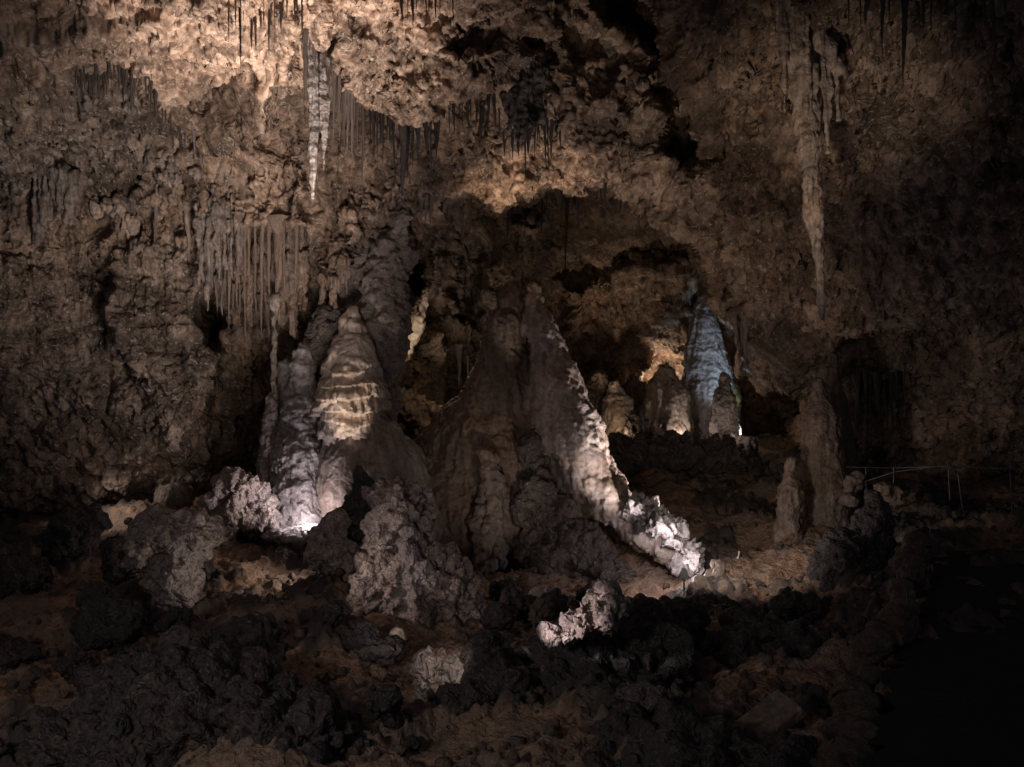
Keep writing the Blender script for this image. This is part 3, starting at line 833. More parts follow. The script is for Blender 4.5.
# --- popcorn masses of the foreground
R = [
    ('popcorn', 'popcorn_mound', [ball((397, 522, 21.5), 33, 38), ball((375, 500, 21.8), 14, 18), ball((422, 512, 21.6), 16, 24), ball((405, 585, 21.2), 52, 42), ball((440, 600, 21), 42, 44), ball((462, 610, 20.8), 26, 26), ball((375, 615, 20.8), 28, 30), ball((425, 640, 20.3), 45, 24)],
     'great popcorn covered mound with a square upper block, in front of the tallest stalagmite', 0.035, 0.75, 1.0),
    ('shadepop', 'popcorn_pinnacle', [cone((362, 476, 23), (363, 530, 23), 9, 13), ball((357, 500, 23), 8, 14), ball((345, 520, 23), 8, 14)], 'narrow black pinnacle standing behind the great popcorn mound', 0.04, 0.5, 0.8),
    ('popcorn', 'popcorn_boulder', [ball((334, 530, 22.5), 14, 20), ball((325, 545, 22.3), 14, 18), ball((345, 560, 22.3), 18, 20)], 'dim spiky popcorn boulder before the white floor light', 0.04, 0.5, 0.8),
    ('popcorn', 'popcorn_boulder', [ball((238, 492, 26.5), 22, 20), ball((225, 515, 26.3), 22, 28), ball((258, 515, 26.5), 18, 26), ball((218, 540, 26), 15, 16), ball((262, 495, 26.6), 10, 12)], 'pale branching popcorn boulder lit from its right, beside the grey column foot', 0.035, 0.65, 0.9),
    ('popcorn', 'popcorn_pedestal', [ball((172, 532, 20.5), 40, 18), ball((150, 545, 20.3), 22, 22), ball((192, 540, 20.5), 22, 24), cone((172, 555, 20.4), (172, 640, 20.2), 24, 13), ball((178, 580, 20.2), 17, 22)], 'mushroom shaped popcorn pedestal, broad above and narrow below', 0.03, 0.55, 0.7),
    ('brownflow', 'boulder', [ball((174, 500, 30), 19, 17)], 'smooth round brown boulder on the bare soil behind the mushroom pedestal', 0.05, 0.0, 1.0),
    ('brownflow', 'boulder', [ball((128, 522, 28), 5, 5)], 'fist sized round knob left of the mushroom pedestal', 0.04, 0.0, 1.0),
    ('shadepop', 'popcorn_boulder', [ball((75, 530, 23.5), 22, 20), ball((90, 520, 23.6), 12, 12), ball((68, 545, 23.4), 18, 14)], 'black bushy popcorn boulder standing out against the bare soil', 0.045, 0.55, 0.9),
    ('shadepop', 'popcorn_boulder', [ball((112, 555, 22), 15, 16), ball((120, 570, 22), 16, 14)], 'small dark lump touching the left side of the mushroom pedestal', 0.045, 0.5, 0.9),
    ('shadepop', 'popcorn_boulder', [ball((108, 622, 17.5), 28, 24), ball((95, 600, 18), 16, 14)], 'rounded black boulder at the foot of the mushroom pedestal', 0.045, 0.45, 0.9),
    ('shadepop', 'popcorn_boulder', [ball((20, 575, 21), 30, 16), ball((-20, 565, 21), 36, 18)], 'low dark popcorn bank at the edge of the picture under the left wall', 0.05, 0.5, 0.9),
    ('shadepop', 'popcorn_boulder', [ball((10, 655, 16.5), 28, 10), ball((-30, 655, 16.5), 30, 14)], 'flat dark rock low beside the pale floor hollow', 0.05, 0.4, 0.9),
    ('shadepop', 'popcorn_bank', [ball((150, 700, 13.2), 60, 42), ball((220, 715, 13), 80, 38), ball((110, 745, 12.4), 70, 40), ball((300, 740, 12.4), 70, 40), ball((170, 670, 13.6), 25, 22)], 'broad black popcorn bank filling the nearest corner of the floor', 0.04, 0.75, 1.0),
    ('shadepop', 'popcorn_boulder', [ball((245, 640, 17.2), 26, 14), ball((270, 655, 17), 22, 12), ball((262, 632, 17.4), 14, 12)], 'low thorny grey brown popcorn patch left of the small pale cap', 0.04, 0.5, 0.8),
    ('shadepop', 'popcorn_boulder', [ball((380, 655, 16.6), 22, 16), ball((360, 640, 17), 16, 14)], 'dark popcorn cluster under the skirt of the great mound', 0.04, 0.5, 0.8),
    ('flow', 'boulder', [ball((398, 640, 17.0), 9, 11), ball((400, 634, 17.0), 6, 7)], 'small pale rounded cap stone on a dark cluster', 0.03, 0.0, 0.6),
    ('popcorn', 'popcorn_block', [ball((445, 668, 15.2), 24, 13), ball((465, 665, 15.3), 14, 13), ball((428, 676, 15), 12, 12)], 'flat topped warm lit popcorn block low in front of the great mound', 0.022, 0.6, 0.45),
    ('shadepop', 'popcorn_boulder', [ball((490, 660, 14.6), 24, 26), ball((500, 690, 14.2), 30, 30), ball((470, 705, 13.8), 26, 20)], 'black hump right of the warm lit block', 0.04, 0.5, 0.9),
    ('popcorn', 'popcorn_boulder', [ball((604, 613, 14.2), 17, 12), ball((586, 622, 14.1), 16, 9), ball((564, 633, 13.95), 15, 5), ball((618, 608, 14.3), 10, 10)], 'popcorn crest lit brilliant white at its lower tip', 0.02, 0.55, 0.45),
    ('shadepop', 'popcorn_bank', [ball((610, 650, 15.8), 50, 32), ball((650, 660, 15.4), 46, 34), ball((570, 670, 15), 46, 26), ball((600, 690, 14.4), 60, 26), ball((640, 625, 16.8), 22, 20)], 'large black popcorn bank below the brilliant white crest', 0.045, 0.75, 1.0),
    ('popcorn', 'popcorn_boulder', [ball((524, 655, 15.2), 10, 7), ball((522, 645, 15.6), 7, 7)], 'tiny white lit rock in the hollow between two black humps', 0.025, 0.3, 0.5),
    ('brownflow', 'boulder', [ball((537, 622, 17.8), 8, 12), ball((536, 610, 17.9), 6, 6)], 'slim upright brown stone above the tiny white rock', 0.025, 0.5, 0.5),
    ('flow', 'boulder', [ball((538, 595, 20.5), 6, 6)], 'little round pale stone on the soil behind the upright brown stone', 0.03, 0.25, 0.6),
    ('shadepop', 'popcorn_boulder', [ball((520, 605, 20), 18, 14), ball((548, 600, 20.2), 14, 12), ball((500, 620, 19), 14, 10)], 'row of dark lumps around the little round pale stone', 0.04, 0.5, 0.8),
    ('shadepop', 'popcorn_boulder', [ball((675, 622, 18.5), 32, 20), ball((660, 640, 17.8), 34, 20)], 'rounded black popcorn boulder below the tip of the bright ridge', 0.045, 0.55, 0.9),
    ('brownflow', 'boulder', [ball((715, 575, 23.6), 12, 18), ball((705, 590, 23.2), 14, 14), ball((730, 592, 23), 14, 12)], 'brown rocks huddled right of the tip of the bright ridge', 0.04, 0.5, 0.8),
    ('shadepop', 'popcorn_bank', [ball((764, 634, 17.5), 30, 20), ball((744, 660, 16.5), 36, 24), ball((792, 608, 19), 20, 13), ball((722, 692, 15), 32, 18), ball((800, 655, 16.5), 30, 22)], 'dim popcorn bank climbing the right slope', 0.045, 0.7, 1.0),
    ('shadepop', 'popcorn_bank', [ball((690, 745, 12.2), 70, 30), ball((620, 770, 11.6), 60, 26), ball((780, 770, 11.6), 50, 24)], 'nearest black popcorn bank along the bottom edge, right of the brown soil', 0.05, 0.7, 1.0),
]
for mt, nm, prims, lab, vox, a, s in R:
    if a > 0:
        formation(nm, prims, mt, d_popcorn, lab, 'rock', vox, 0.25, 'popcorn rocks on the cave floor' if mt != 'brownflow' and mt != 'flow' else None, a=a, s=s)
    else:
        formation(nm, prims, mt, d_rock, lab, 'boulder', vox, 0.15, None, a=0.25)

# rubble scattered on the soil: nobody could count it
rng = np.random.RandomState(3)
t = np.arange(0, 1)
sv, sq = [], []
ph = np.linspace(0, math.pi, 5)
th = np.linspace(0, 2 * math.pi, 7)[:-1]
for k in range(5200):
    Yk = math.exp(rng.uniform(math.log(10.5), math.log(36)))
    xk = Yk * (rng.uniform(-60, 1084) - CX) / FPX
    if fbm(np.array([[xk / 2.0, Yk / 2.0, 3.3]]), 2)[0] < 0.02:
        continue
    r = 0.03 + 0.09 * rng.rand() ** 3
    sx, sy, sz = r * rng.uniform(0.7, 1.4, 3)
    pts = np.array([[0, 0, 1]] + [[math.sin(a) * math.cos(b), math.sin(a) * math.sin(b), math.cos(a)] for a in ph[1:-1] for b in th] + [[0, 0, -1]])
    pts *= rng.uniform(0.72, 1.25, (len(pts), 1))
    sv.append((pts * [sx, sy, sz], xk, Yk, sz))
zs = floor_z([s[1] for s in sv], [s[2] for s in sv])
xy = np.array([[s[1], s[2], 0] for s in sv], F32)
pt_ = smooth01(fbm(xy / 2.6 + 2.2, 5, 0.65) * 2.2 + 0.05)
zs = zs + 0.36 * fbm(xy / 2.4, 4, 0.55) + 0.07 * fbm(xy / 0.5, 3, 0.6, True) + pt_ * 0.15
V, Q = [], []
o = 0
for (pts, xk, Yk, sz), z in zip(sv, zs):
    V.append(pts + [xk, Yk, z + 0.3 * sz])
    n = len(th)
    for b in range(n):
        c = (b + 1) % n
        Q.append([o, o + 1 + b, o + 1 + c, o + 1 + c])
        for a in range(2):
            Q.append([o + 1 + a * n + b, o + 1 + (a + 1) * n + b, o + 1 + (a + 1) * n + c, o + 1 + a * n + c])
        Q.append([o + 1 + 2 * n + b, o + 1 + 3 * n, o + 1 + 3 * n, o + 1 + 2 * n + c])
    o += len(pts)
me = bpy.data.meshes.new('rubble')
me.from_pydata(np.concatenate(V).tolist(), [], [list(dict.fromkeys(f)) for f in Q])
me.shade_smooth()
tag(link('rubble', me, M['rubble']), 'loose brown rubble strewn over the cave soil', 'rubble', None, 'stuff')


# small popcorn rocks strewn over the soil
small = []
for k in range(7):
    c_ = P(512, 383, 0.001)
    pr_ = [('e', np.array([0, 0, 0.1]), np.array([0.3, 0.26, 0.22]) * rng.uniform(0.8, 1.2, 3)), ('e', rng.uniform(-0.2, 0.2, 3), np.array([0.2, 0.2, 0.17])), ('e', rng.uniform(-0.25, 0.25, 3) * [1, 1, .5], np.array([0.15, 0.15, 0.12]))]
    v, q, n = grow(pr_, 0.03, 0.1)
    v = v + n * (d_popcorn(v + 11.0 * k, n, 0.55, 0.5))[:, None]
    me = mesh_np('popcorn_rock', v - [0, 0, v[:, 2].min()], q)
    me.materials.append(M['shadepop' if k < 4 else 'crust'])
    small.append(me)
n_small = 0
while n_small < 48:
    Yk = math.exp(rng.uniform(math.log(11.5), math.log(30)))
    px_ = rng.uniform(-20, 860)
    xk = Yk * (px_ - CX) / FPX
    f_ = np.array([[xk, Yk, 0]], F32)
    if fbm(f_ / 2.6 + 2.2, 5, 0.65)[0] < -0.12:
        continue
    sc = (0.3 + 0.8 * rng.rand() ** 2) * min(1, Yk / 18)
    o = bpy.data.objects.new('popcorn_rock', small[rng.randint(7)])
    o.location = (xk, Yk, float(floor_z(xk, Yk)[0]) + 0.36 * float(fbm(f_ / 2.4, 4, 0.55)[0]) - 0.08 * sc)
    o.scale = (sc, sc * rng.uniform(0.8, 1.2), sc * rng.uniform(0.7, 1.2))
    o.rotation_euler = (0, 0, rng.uniform(0, 6.28))
    col.objects.link(o)
    tag(o, 'small dark knobbly rock, one of many strewn on the brown soil between the big boulders', 'rock', 'small rocks strewn on the cave soil')
    n_small += 1


# ------------------------------------------------------------------ stalactites
def straw_mesh(seed, rough=1.0, seg=9, rings=22, taper=0.8):
    r = np.random.RandomState(seed)
    t = np.linspace(0, 1, rings)
    prof = (1 - t) ** taper * (1 + 0.16 * rough * np.interp(t, np.linspace(0, 1, 9), r.uniform(-1, 1, 9)))
    prof = np.maximum(prof, 0.10 * (1 - t) + 0.05)
    prof *= 1 + 0.7 * np.exp(-t / 0.07)
    wx = np.interp(t, np.linspace(0, 1, 6), np.append(0, np.cumsum(r.uniform(-1, 1, 5)) * 0.35 * rough))
    wy = np.interp(t, np.linspace(0, 1, 6), np.append(0, np.cumsum(r.uniform(-1, 1, 5)) * 0.35 * rough))
    a = np.linspace(0, 2 * math.pi, seg, endpoint=False)
    lump = r.uniform(0.82, 1.18, (rings, seg))
    v = np.stack([wx[:, None] + prof[:, None] * lump * np.cos(a), wy[:, None] + prof[:, None] * lump * np.sin(a), np.repeat(-t[:, None], seg, 1)], -1).reshape(-1, 3)
    i = np.arange(rings * seg).reshape(rings, seg)
    q = np.stack([i[:-1], i[1:], np.roll(i, -1, 1)[1:], np.roll(i, -1, 1)[:-1]], -1).reshape(-1, 4)
    return mesh_np('stalactite', v, q)


VAR = {m: [straw_mesh(40 + s, 1.0, taper=0.55 + 0.12 * (s % 4)) for s in range(8)] for m in ('straw', 'shadestraw', 'palestraw', 'brownstraw', 'tanstraw')}
for m, l in VAR.items():
    for me in l:
        me.materials.append(M[m])
rs = np.random.RandomState(5)
ALL = []


def hang(px, py, tip, rpx, mat, label, group, var=None, fwd=0.25):
    a = shell(px, py)
    Yd = float(a[1]) - fwd
    top = P(px, py, Yd)
    Lm = (tip - py) * Yd / FPX + 0.35
    me = VAR[mat][rs.randint(len(VAR[mat])) if var is None else var]
    o = bpy.data.objects.new('stalactite', me)
    o.location = (top[0], top[1], top[2] + 0.35)
    r = rpx * Yd / FPX
    o.scale = (r, r, Lm)
    o.rotation_euler = (0, 0, rs.uniform(0, 6.28))
    col.objects.link(o)
    tag(o, label, 'stalactite', group)
    ALL.append(o)
    return o


def fringe(line, n, len_rng, r_rng, mat, where, group, hang_fwd=0.25, skew=2.0):
    """n stalactites along a broken line of attachment points"""
    line = np.array(line, float)
    seg = np.append(0, np.cumsum(np.hypot(*np.diff(line, axis=0).T)))
    out = []
    for k in range(n):
        s = (k + rs.uniform(0.1, 0.9)) / n * seg[-1]
        px, py = np.interp(s, seg, line[:, 0]), np.interp(s, seg, line[:, 1])
        ln = len_rng[0] + (len_rng[1] - len_rng[0]) * rs.rand() ** skew
        rr = rs.uniform(*r_rng) * (0.75 + 0.5 * (ln - len_rng[0]) / max(len_rng[1] - len_rng[0], 1))
        rr *= math.exp(rs.normal(0, 0.32))
        out.append((px, py + rs.uniform(-7, 5), ln, rr))
    longest = max(range(n), key=lambda k: out[k][2])
    order = sorted(range(n), key=lambda k: out[k][0])
    for k, (px, py, ln, rr) in enumerate(out):
        short = ln < len_rng[0] + 0.25 * (len_rng[1] - len_rng[0])
        lab = ('longest stalactite ' if k == longest else 'leftmost stalactite ' if k == order[0] else 'rightmost stalactite ' if k == order[-1] else
               'short thin stalactite ' if short else 'longer thin stalactite ') + where
        hang(px, py, py + ln, rr, mat, lab, group, None, hang_fwd)


fringe([(228, -12), (262, -8), (302, -4)], 20, (28, 72), (1.2, 2.6), 'straw', 'of the brown fringe against the brightest ceiling', 'fringe at the top of the bright ceiling')
fringe([(302, 8), (320, 40), (340, 78), (358, 106)], 26, (45, 95), (1.4, 2.8), 'straw', 'in the dense curtain beside the pale twin stalactites', 'dense curtain beside the pale twin stalactites')
fringe([(360, 108), (395, 122), (424, 128), (440, 124)], 22, (22, 62), (1.3, 2.6), 'shadestraw', 'under the lip of the hanging middle rock', 'fringe under the middle ceiling rock')
fringe([(448, 112), (478, 108), (500, 104)], 12, (15, 38), (1.2, 2.2), 'shadestraw', 'in the dim row left of the dark central drapery', 'dim row left of the central drapery')
fringe([(502, 118), (522, 128), (546, 116), (562, 120)], 16, (28, 58), (1.3, 2.6), 'shadestraw', 'silhouetted on the glowing rock above the arch', 'dark stalactites above the arch')
fringe([(398, -10), (430, -12), (455, -10)], 14, (18, 42), (1.3, 2.4), 'shadestraw', 'in the bluish clump at the top middle ceiling', 'bluish clump at the top middle')
fringe([(74, 74), (90, 74), (112, 66), (142, 74)], 26, (18, 42), (1.4, 3.0), 'shadestraw', 'in the dark fringe on the far left ceiling lip', 'dark fringe of the left ceiling lip')
fringe([(144, 80), (166, 118), (188, 148)], 12, (16, 36), (1.2, 2.2), 'shadestraw', 'on the steep part of the left ceiling lip', 'steep left ceiling lip')
fringe([(192, 150), (218, 148), (248, 116), (286, 80)], 22, (8, 22), (1.2, 2.2), 'straw', 'on the rising lip below the bright ceiling', 'rising lip below the bright ceiling')
fringe([(198, 206), (215, 214), (240, 224), (262, 230), (298, 226)], 16, (30, 118), (1.2, 3.2), 'brownstraw', 'in the brown organ pipe wall above the dark recess', 'organ pipe wall', -0.1, 1.0)
fringe([(202, 222), (240, 240), (296, 244)], 16, (24, 85), (1.0, 2.6), 'straw', 'in the greyer second row of the organ pipe wall', 'second row of the organ pipe wall', 0.0, 1.0)
fringe([(212, 285), (240, 300), (265, 305), (285, 300)], 14, (25, 55), (1.4, 2.6), 'straw', 'hanging low over the dark recess', 'low fringe over the dark recess', 0.4)
fringe([(508, 214), (530, 200), (566, 188), (610, 186), (645, 208)], 18, (12, 36), (1.2, 2.4), 'shadestraw', 'along the dark underside of the arch', 'fringe along the arch')
fringe([(412, 205), (440, 206), (470, 200)], 10, (12, 32), (1.3, 2.4), 'straw', 'over the dark cleft left of the arch', 'fringe over the dark cleft')
fringe([(840, -10), (900, -12), (960, -10), (1010, -12)], 14, (35, 95), (2.0, 4.5), 'shadestraw', 'in the dark far right ceiling corner', 'far right ceiling stalactites')
fringe([(724, 300), (736, 318), (748, 330)], 6, (20, 50), (2.2, 4), 'straw', 'beside the blue stalagmite, on the edge of the right wall', 'stalactites beside the blue stalagmite')
fringe([(852, 372), (876, 378), (905, 372)], 9, (30, 70), (2.0, 3.4), 'shadestraw', 'on the dim wall above the handrail', 'stalactites above the handrail')
# ones that stand out
hang(240, -10, 74, 2.4, 'shadestraw', 'long black needle stalactite alone against the brightest ceiling', None)
hang(364, 112, 200, 2.2, 'straw', 'single long straw hanging right of the pale twin stalactites', None)
hang(402, 120, 196, 5.0, 'shadestraw', 'stout dark stalactite ending above the grey pillar', None)
hang(524, 118, 182, 2.2, 'shadestraw', 'longest black straw over the glowing rock of the arch', None)
hang(567, 196, 283, 2.6, 'shadestraw', 'long thin stalactite hanging alone inside the arch', None)
hang(578, 205, 238, 1.6, 'straw', 'short pale straw right of the lone one inside the arch', None)
hang(156, 205, 242, 3.0, 'straw', 'small pale dagger stalactite on the left wall', None, None, -0.12)
hang(188, 215, 262, 4.0, 'tanstraw', 'pale wedge stalactite left of the organ pipe wall', None, None, -0.15)
for k, (px, tip, r) in enumerate([(452, 372, 2.4), (459, 388, 3.6), (467, 384, 2.6)]):
    hang(px, 352, tip, r, 'palestraw', ('slim left', 'broad middle', 'short right')[k] + ' cream stalactite glowing in the small niche', 'cream stalactites in the niche')


def bundle(name, strands, mat, label, Y, vox=0.03, amp=0.5, k=0.08):
    pr = []
    for (x0, y0, x1, y1, r0, r1, dy) in strands:
        a_, b_ = dy if isinstance(dy, tuple) else (dy, dy)
        pr.append(cone((x0, y0, Y + a_), (x1, y1, Y + b_), r0, r1))
    return formation(name, pr, mat, lambda v, n: amp * (0.14 * fbm(v * np.array([4, 4, 0.5], F32), 3, 0.6, True) + 0.10 * (0.6 - worley(v / 0.16)) + 0.10 * fbm(v / 0.5, 2)), label, 'stalactite', vox, k)


bundle('stalactite', [(311, 5, 313, 90, 4, 5, 0), (313, 90, 313, 150, 5, 3.8, 0), (313, 150, 313, 198, 3.6, 0.6, 0), (307, 10, 309, 80, 2.4, 2.2, .1)], 'frosted', 'longest white frosted stalactite with a yellow tip, left of the pale twins', 22.4, 0.022, 0.35, 0.05)
bundle('stalactite', [(321, 25, 323, 100, 3.5, 5, 0), (323, 100, 324, 145, 5, 2.8, 0), (324, 145, 324, 172, 2.8, 0.6, 0), (327, 60, 327, 120, 2.6, 2.4, .1)], 'frosted', 'shorter white frosted stalactite, right of the pale twins', 22.6, 0.022, 0.35, 0.05)
bundle('stalactite', [(788, -20, 803, 90, 13, 12, 0), (803, 90, 815, 230, 12, 6, 0), (815, 230, 823, 320, 6, 1, 0), (793, 0, 798, 90, 6, 2, -.2), (801, 40, 812, 200, 6, 4, -.15), (812, 60, 818, 220, 4, 3, .2)], 'tanstraw', 'giant fluted brown stalactite on the right, tapering to a long point', 17.3, 0.03, 0.6, 0.08)
bundle('stalactite', [(781, -20, 783, 60, 4, 3, 0), (783, 60, 784, 112, 3, 0.8, 0)], 'tanstraw', 'slim stalactite clinging to the left edge of the giant brown one', 17.1)
bundle('stalactite', [(818, 20, 826, 90, 6, 7, 0), (826, 90, 828, 152, 5, 1, 0), (812, 40, 815, 100, 5, 3, 0), (834, 60, 838, 120, 4, 1, .1), (822, 40, 836, 70, 8, 6, .1)], 'tanstraw', 'ragged stalactite cluster clinging to the right edge of the giant brown one', 17.5)
bundle('drapery', [(512, 58, 514, 120, 7, 5, 0), (522, 60, 523, 135, 9, 5, -.1), (533, 62, 534, 128, 8, 4, 0), (543, 70, 541, 118, 5, 2, .1), (505, 70, 508, 130, 4, 2, 0)], 'shadestraw', 'dark central rock drapery over the glowing rock of the arch', float(shell(522, 75)[1]) - 0.15, 0.04, 0.9, 0.15)

bundle('drapery', [(48, 168, 47, 225, 7, 4, 0), (58, 172, 58, 208, 8, 3, -.1), (68, 174, 69, 222, 7, 3, 0), (77, 178, 78, 214, 6, 2, .1), (40, 165, 38, 240, 5, 4, .1)], 'straw', 'pale folded drapery high on the left wall', float(shell(58, 172)[1]) + 0.12, 0.045, 0.8, 0.15)
bundle('drapery', [(268, 262, 271, 300, 6, 5, 0), (280, 262, 282, 322, 7, 2, -.1), (292, 258, 295, 335, 7, 4, 0), (302, 256, 304, 310, 6, 2, .1)], 'brownstraw', 'brown fused drapery at the right end of the organ pipe wall', float(shell(286, 240)[1]) - 0.1, 0.04, 0.8, 0.15)
SHEETS = [(86, 150, 78, 6, 14, 40, -0.05, 'straw', 'dull fused fringe hanging from the far left ceiling lip'),
          (150, 198, 152, 8, 14, 42, -0.05, 'straw', 'greyish fused fringe below the steep part of the left ceiling lip'),
          (96, 140, 196, 8, 18, 44, 0.05, 'tanstraw', 'pale fused drapery patch on the left wall above the knobbly rock'),
          (398, 440, 124, 6, 18, 56, -0.1, 'straw', 'brown fused fringe under the hanging middle rock'),
          (322, 353, 258, 8, 38, 58, 0.0, 'brownstraw', 'pale tan curtain of short fused stalactites over the beehive stalagmite'),
          (197, 243, 196, 10, 45, 105, 0.0, 'straw', 'uppermost greyish sheet of fused organ pipes, next to the pale wedge'),
          (222, 264, 240, 12, 40, 100, -0.35, 'brownstraw', 'lower brown sheet of fused organ pipes hanging over the dark recess'),
          (258, 304, 232, 14, 50, 112, -0.25, 'brownstraw', 'brown sheet of fused organ pipes reaching down beside the pale tan curtain')]
for (xa, xb, yt, jit, l0, l1, dy_, mt, lab) in SHEETS:
    st_ = []
    x_ = xa
    run = 0.5
    while x_ < xb:
        run = min(1, max(0, run + rs.uniform(-0.4, 0.4)))
        top_ = yt + rs.uniform(-jit, jit) * 1.3 + 10 * math.sin(x_ * 0.16)
        bot_ = top_ + l0 + (l1 - l0) * run * rs.uniform(0.6, 1.0)
        r_ = min(5.5, 2.4 * math.exp(rs.normal(0, 0.4)))
        xj = x_ + rs.uniform(-2, 2)
        xm, xe = xj + rs.uniform(-1.5, 1.5), xj + rs.uniform(-2, 2)
        ym = top_ + rs.uniform(0.35, 0.7) * (bot_ - top_)
        d_ = rs.uniform(-0.3, 0.2)
        st_.append((xj, top_ - 6, xj, top_ + 14, r_ * 0.8, r_ * 1.25, (d_ + 0.8, d_)))
        st_.append((xj, top_ + 12, xm, ym, r_ * 1.2, r_ * 0.8, d_))
        st_.append((xm, ym, xe, bot_, r_ * 0.8, rs.uniform(0.35, 1.0), d_))
        x_ += rs.uniform(2.2, 5.5)
    bundle('drapery', st_, mt, lab, float(shell((xa + xb) / 2, min(yt + 12, 262))[1]) + dy_, 0.033, 0.6, 0.10)
# ------------------------------------------------------------------ trail on the right
def tube_mesh(name, pts, r, seg=10):
    pts = np.array(pts, float)
    tan = np.gradient(pts, axis=0)
    tan /= np.linalg.norm(tan, axis=1, keepdims=True)
    V = []
    for p_, t_ in zip(pts, tan):
        u = np.cross(t_, [0, 0, 1.0])
        if np.linalg.norm(u) < 0.1:
            u = np.array([1.0, 0, 0])
        u /= np.linalg.norm(u)
        w = np.cross(t_, u)
        for a in np.linspace(0, 2 * math.pi, seg, endpoint=False):
            V.append(p_ + r * (math.cos(a) * u + math.sin(a) * w))
    i = np.arange(len(V)).reshape(len(pts), seg)
    q = np.stack([i[:-1], i[1:], np.roll(i, -1, 1)[1:], np.roll(i, -1, 1)[:-1]], -1).reshape(-1, 4)
    return mesh_np(name, np.array(V), q)


def handrail(rails, posts, label, r=0.017):
    base = P(*posts[0][1])
    e = bpy.data.objects.new('handrail', None)
    e.location = base
    col.objects.link(e)
    tag(e, label, 'handrail')
    for pl in rails:
        w = np.array([P(*c) for c in pl])
        t = np.linspace(0, len(w) - 1, 12 * (len(w) - 1) + 1)
        pts = np.stack([np.interp(t, np.arange(len(w)), w[:, d]) for d in range(3)], 1)
        link('rail', tube_mesh('rail', pts - base, r), M['steel'], parent=e)
    for a, b in posts:
        link('post', tube_mesh('post', np.linspace(P(*a), P(*b), 6) - base, r), M['steel'], parent=e)
    return e


handrail([[(846, 467, 27), (895, 468, 26.5), (948, 466, 25.5), (1030, 470, 23)], [(866, 481, 27), (894, 472, 26.5), (932, 467, 25.8)]],
         [((866, 468, 27), (866, 492, 27)), ((894, 467, 26.4), (893, 496, 26.4)), ((948, 465, 25.4), (950, 500, 25.4)), ((1010, 468, 23.6), (1012, 510, 23.6))],
         'thin steel handrail with slender posts along the far trail on the right')
handrail([], [((958, 474, 24), (963, 512, 24)), ((930, 530, 19.5), (934, 575, 19.5)), ((907, 588, 15), (911, 640, 15))],
         'bare handrail posts, almost lost in the dark, along the near edge of the trail', 0.02)
tw = []
for t_ in np.linspace(0, 1, 46):
    c_ = (np.interp(t_, [0, .3, .6, .8, 1], [930, 912, 882, 860, 836]), np.interp(t_, [0, .3, .6, .8, 1], [534, 578, 640, 700, 800]), np.interp(t_, [0, .3, .6, .8, 1], [20.5, 17.5, 14.6, 12.6, 10.4]))
    r_ = rng.uniform(5, 14) * 20 / c_[2] * 0.8
    tw.append(ball((c_[0] + rng.uniform(-7, 7) * 20 / c_[2], c_[1] + rng.uniform(-5, 8), c_[2]), r_, r_ * rng.uniform(0.6, 1.2)))
formation('trail_wall', tw, 'rubble', lambda v, n: d_rock(v, n, 0.5) + d_popcorn(v, n, 0.2, 0.7), 'low rough stone kerb wall winding down beside the unlit trail', 'wall', 0.035, 0.08)
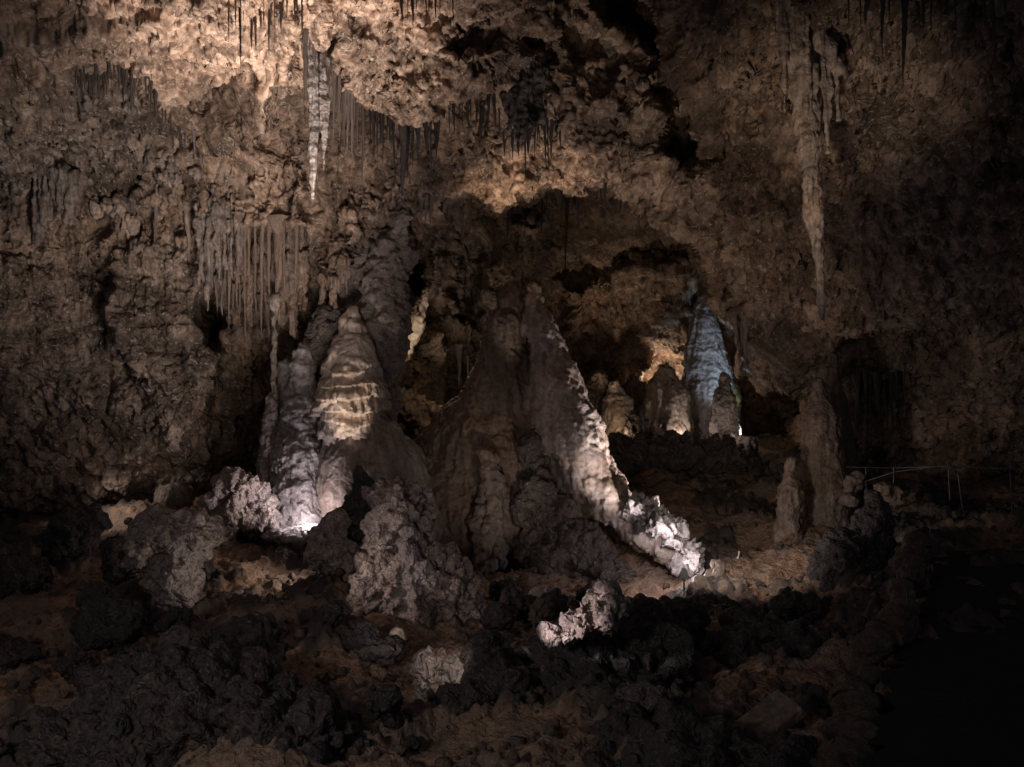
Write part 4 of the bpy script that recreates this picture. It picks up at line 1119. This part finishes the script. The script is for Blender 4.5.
# the unlit trail, its darkness put into the sheet's near-black colour
n_ = 60
tt = np.linspace(0, 1, n_)
lx = [P(np.interp(t_, [0, .4, .7, 1], [935, 915, 878, 845]), np.interp(t_, [0, .4, .7, 1], [522, 590, 665, 800]), np.interp(t_, [0, .4, .7, 1], [21.5, 16.5, 13.3, 9.8]))[:2] for t_ in tt]
rows_ = []
for k, (x_, y_) in enumerate(lx):
    for w_ in np.linspace(0, 1, 12):
        xx = x_ + 0.2 + w_ * 7 + (0.25 * rng.uniform(-1, 1) if w_ == 0 else 0)
        rows_.append((xx, y_, 0))
tv = np.array(rows_)
tv[:, 2] = np.repeat(floor_z([c[0] for c in lx], [c[1] for c in lx]), 12) + 0.42 + 0.06 * fbm(tv / 0.6, 3)
i = np.arange(len(tv)).reshape(n_, 12)
M['trail'] = rock_mat('unlit_trail_black', ((0.010, 0.010, 0.011), (0.016, 0.016, 0.017), (0.024, 0.023, 0.023)), (0.014, 0.014, 0.015), 3.0, 0.02, 0.2, 0.3, 0.9)
tag(link('trail_path', mesh_np('trail_path', tv, np.stack([i[:-1, :-1], i[:-1, 1:], i[1:, 1:], i[1:, :-1]], -1).reshape(-1, 4)), M['trail']), kind='structure')
# flat tilted slab
bm_v = np.array([[-.55, -.28, -.09], [.55, -.28, -.09], [.55, .28, -.09], [-.55, .28, -.09], [-.50, -.25, .09], [.50, -.25, .09], [.50, .25, .09], [-.50, .25, .09]])
me = mesh_np('slab', bm_v, np.array([[0, 3, 2, 1], [4, 5, 6, 7], [0, 1, 5, 4], [1, 2, 6, 5], [2, 3, 7, 6], [3, 0, 4, 7]]), smooth=False)
o = link('slab', me, M['brownflow'], P(765, 722, 12.6))
o.rotation_euler = (math.radians(18), math.radians(-28), math.radians(20))
bv = o.modifiers.new('bevel', 'BEVEL')
bv.width, bv.segments = 0.03, 2
tag(o, 'flat squared stone slab lying tilted among dark rocks at the bottom right', 'slab')
# pale splinter on the slope
formation('stone_splinter', [cone((739, 552, 25), (737, 562, 25), 0.6, 1.6)], 'palestraw', lambda v, n: 0.02 * fbm(v / 0.1, 2), 'tiny white splinter of stone upright on the brown slope', 'rock', 0.012, 0.01)
# floodlight at the tip of the ridge
e = bpy.data.objects.new('floodlight', None)
e.location = P(684, 578, 23.5)
col.objects.link(e)
tag(e, 'small black floodlight housing at the white lit tip of the ridge', 'floodlight')
hood = mesh_np('hood', np.array([[-.14, -.12, 0], [.14, -.12, 0], [.12, .14, 0], [-.12, .14, 0], [-.05, -.06, .26], [.05, -.06, .26], [.05, .02, .26], [-.05, .02, .26]]),
               np.array([[0, 3, 2, 1], [4, 5, 6, 7], [0, 1, 5, 4], [1, 2, 6, 5], [2, 3, 7, 6], [3, 0, 4, 7]]), smooth=False)
link('hood', hood, M['black'], parent=e)
link('stake', tube_mesh('stake', np.linspace([0, 0, 0.02], [0, 0, -0.35], 4), 0.025), M['black'], parent=e)
